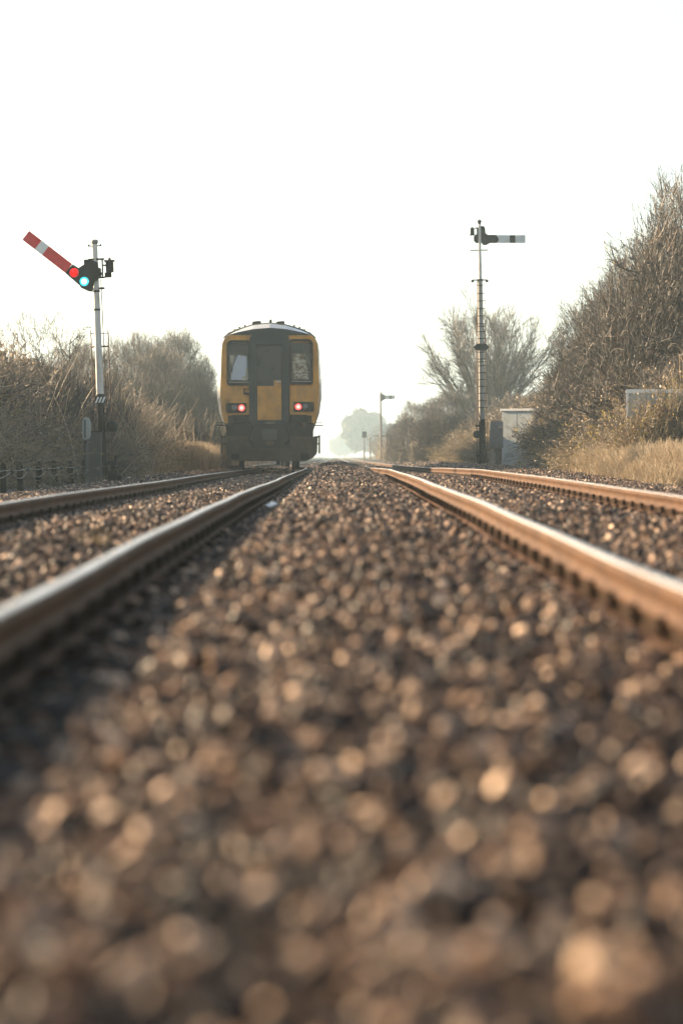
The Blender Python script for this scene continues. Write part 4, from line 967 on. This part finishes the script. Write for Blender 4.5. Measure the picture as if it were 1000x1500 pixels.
far_post(542, 633, 290, 'small white topped marker post left of the distant signal', 'sign', lambda r, zq, u: MB().box(-1.6 * u, 1.6 * u, -.1, -.07, zq(640), zq(633)).build('board', M['white_enamel'], r, bevel=.01))

# ------------------------------------------------------------------ cabinets on the right
d = 95.0; p = at(764.5, 680, d); p.z = float(gr(d)) - .03
r = empty('relay_cabinet', p, 'tall pale grey metal cabinet with double doors right of the right signal', 'cabinet'); r.rotation_euler = (0, 0, R_(-38))
zt = at(0, 600, d).z - p.z; hw = .66
MB().box(-hw, hw, -.30, .30, .0, zt - .06).build('cabinet_body', M['cabinet'], r, bevel=.012)
MB().box(-hw - .05, hw + .05, -.36, .36, zt - .06, zt + .03).build('cabinet_roof', M['white_enamel'], r, bevel=.015)
for x0, x1, hx in ((-hw + .03, -.012, -.08), (.012, hw - .03, .08)):
    dd = MB().box(x0, x1, -.322, -.302, .12, zt - .12).build('cabinet_door', M['cabinet'], r, bevel=.006)
    MB().box(hx - .012, hx + .012, -.345, -.322, zt * .5, zt * .5 + .13).build('door_handle', M['black'], dd)
    b = MB()
    for q in range(5): b.box(x0 + .12, x1 - .12, -.327, -.323, .25 + q * .03, .262 + q * .03)
    b.build('door_vent', M['box_grey'], dd)
d = 92.0; p = at(726.5, 680, d); p.z = float(gr(d)) - .03
r = empty('equipment_box', p, 'plain mid grey square box on a short stand between right signal and tall cabinet', 'box')
zq = lambda py: at(0, py, d).z - p.z; u = d / F
MB().box(-9.5 * u, 9.5 * u, -.12, .12, zq(656), zq(617)).build('box_body', M['box_grey'], r, bevel=.01)
MB().box(-9.8 * u, 9.8 * u, -.14, -.121, zq(655), zq(618)).build('box_door', M['box_grey'], r, bevel=.006)
b = MB(); b.box(-2.5 * u, 4 * u, -.05, .05, 0, zq(656.5)); b.box(-8 * u, 8 * u, -.09, .09, -.02, .06); b.build('stand', M['trunk_grey'], r)
d = 90.5; p = at(721, 681, d); p.z = float(gr(d)) - .03
r = empty('marker_post', p, 'short rusty brown stump at the foot of the grey box', 'post')
b = MB(); b.prism([(-.09, 0), (.10, 0), (.09, .42), (.0, .50), (-.08, .44)], -.06, .06); b.build('stump', M['concrete'], r, bevel=.02)
d = 88.0; p = at(778, 681, d); p.z = float(gr(d)) - .03
r = empty('concrete_post', p, 'pale concrete post with a widened top standing against the tall cabinet', 'post'); zq = lambda py: at(0, py, d).z - p.z
MB().prism([(-.11, 0), (.09, 0), (.10, zq(640)), (.17, zq(632)), (-.10, zq(632)), (-.08, zq(641))], -.07, .07).build('post_shaft', M['concrete'], r, bevel=.015)
# overgrown cabinet
d = 53.0; p = at(960, 700, d); p.z = float(gr(d)) - .03
r = empty('overgrown_cabinet', p, 'pale metal cabinet half swallowed by brambles at the right', 'cabinet'); r.rotation_euler = (0, 0, R_(-10)); u = d / F
zt = at(0, 573, d).z - p.z
MB().box(-41 * u, 45 * u, -.3, .3, 0, zt - .05).build('cabinet_body', M['cabinet'], r, bevel=.01)
MB().box(-42.5 * u, 47 * u, -.34, .34, zt - .05, zt + .03).build('cabinet_roof', M['white_enamel'], r, bevel=.012)
MB().box(-42 * u, -38.5 * u, -.33, -.301, 0.02, zt - .055).build('corner_post', M['white_enamel'], r)
# brambles climbing over its front
g = np.random.default_rng(77); n = 75
xx = p.x + g.uniform(-.35, .75, n); dd_ = d + g.uniform(-1.0, -.42, n)
make_scatter('bramble_undergrowth', np.stack([xx, dd_, gr(dd_)], -1), np.stack([g.normal(0, .15, n), g.normal(0, .15, n), g.uniform(0, 6.28, n)], -1), np.stack([g.uniform(.7, .9, n), g.uniform(.5, .7, n), g.uniform(.85, 1.2, n) + .7 * np.clip(xx - p.x + .25, 0, .6)], -1), br + by_, 'brown brambles covering the front of the overgrown cabinet', 'brambles')

# small things lying on the ballast
g = np.random.default_rng(5); n = 7
X, Z = np.meshgrid(np.linspace(-.05, .05, n), np.linspace(-.045, .045, n)); H = .012 + .012 * g.random(X.shape) + .010 * np.sin(X * 60)
v = np.stack([X, Z, H], -1).reshape(-1, 3); i = np.arange(n - 1)[:, None] * n + np.arange(n - 1)[None]; f = np.stack([i, i + 1, i + n + 1, i + n], -1).reshape(-1, 4)
o = link('litter', np_mesh('litter', v, f), M['white_enamel']); o.location = (-.565, 24.4, float(zb(np.array([-.565]), np.array([24.4]))[0]) + .04); o.rotation_euler = (R_(14), R_(-8), .4)
sm = o.modifiers.new('thickness', 'SOLIDIFY'); sm.thickness = .002
tag(o, 'crumpled white scrap of litter on the stones right of the dark left rail', 'litter')
o = proto_obj('weed', tuft(91, 40, .12).data, None); o.data.materials.clear(); o.data.materials.append(M['leaf_yellow']); S.collection.objects.link(o)
o.location = (-1.30, 14.6, float(zb(np.array([-1.3]), np.array([14.6]))[0]) + .02); o.scale = (.35, .35, 1)
tag(o, 'small yellow green weed growing between the two left rails', 'weed')

# ------------------------------------------------------------------ haze
hz = MB().box(-400, 400, -30, 3200, -3, 60).build('haze', None)
m = bpy.data.materials.new('haze'); m.use_nodes = True; n_ = m.node_tree.nodes; n_.remove(n_['Principled BSDF'])
pv = n_.new('ShaderNodeVolumePrincipled'); pv.inputs['Color'].default_value = (0.66, 0.87, 1.0, 1); pv.inputs['Density'].default_value = 0.00065; pv.inputs['Anisotropy'].default_value = 0.35
m.node_tree.links.new(pv.outputs[0], n_['Material Output'].inputs['Volume']); hz.data.materials.clear(); hz.data.materials.append(m)
tag(hz, 'pale winter haze lying over the line and fading the far trees', 'haze', None, 'stuff')
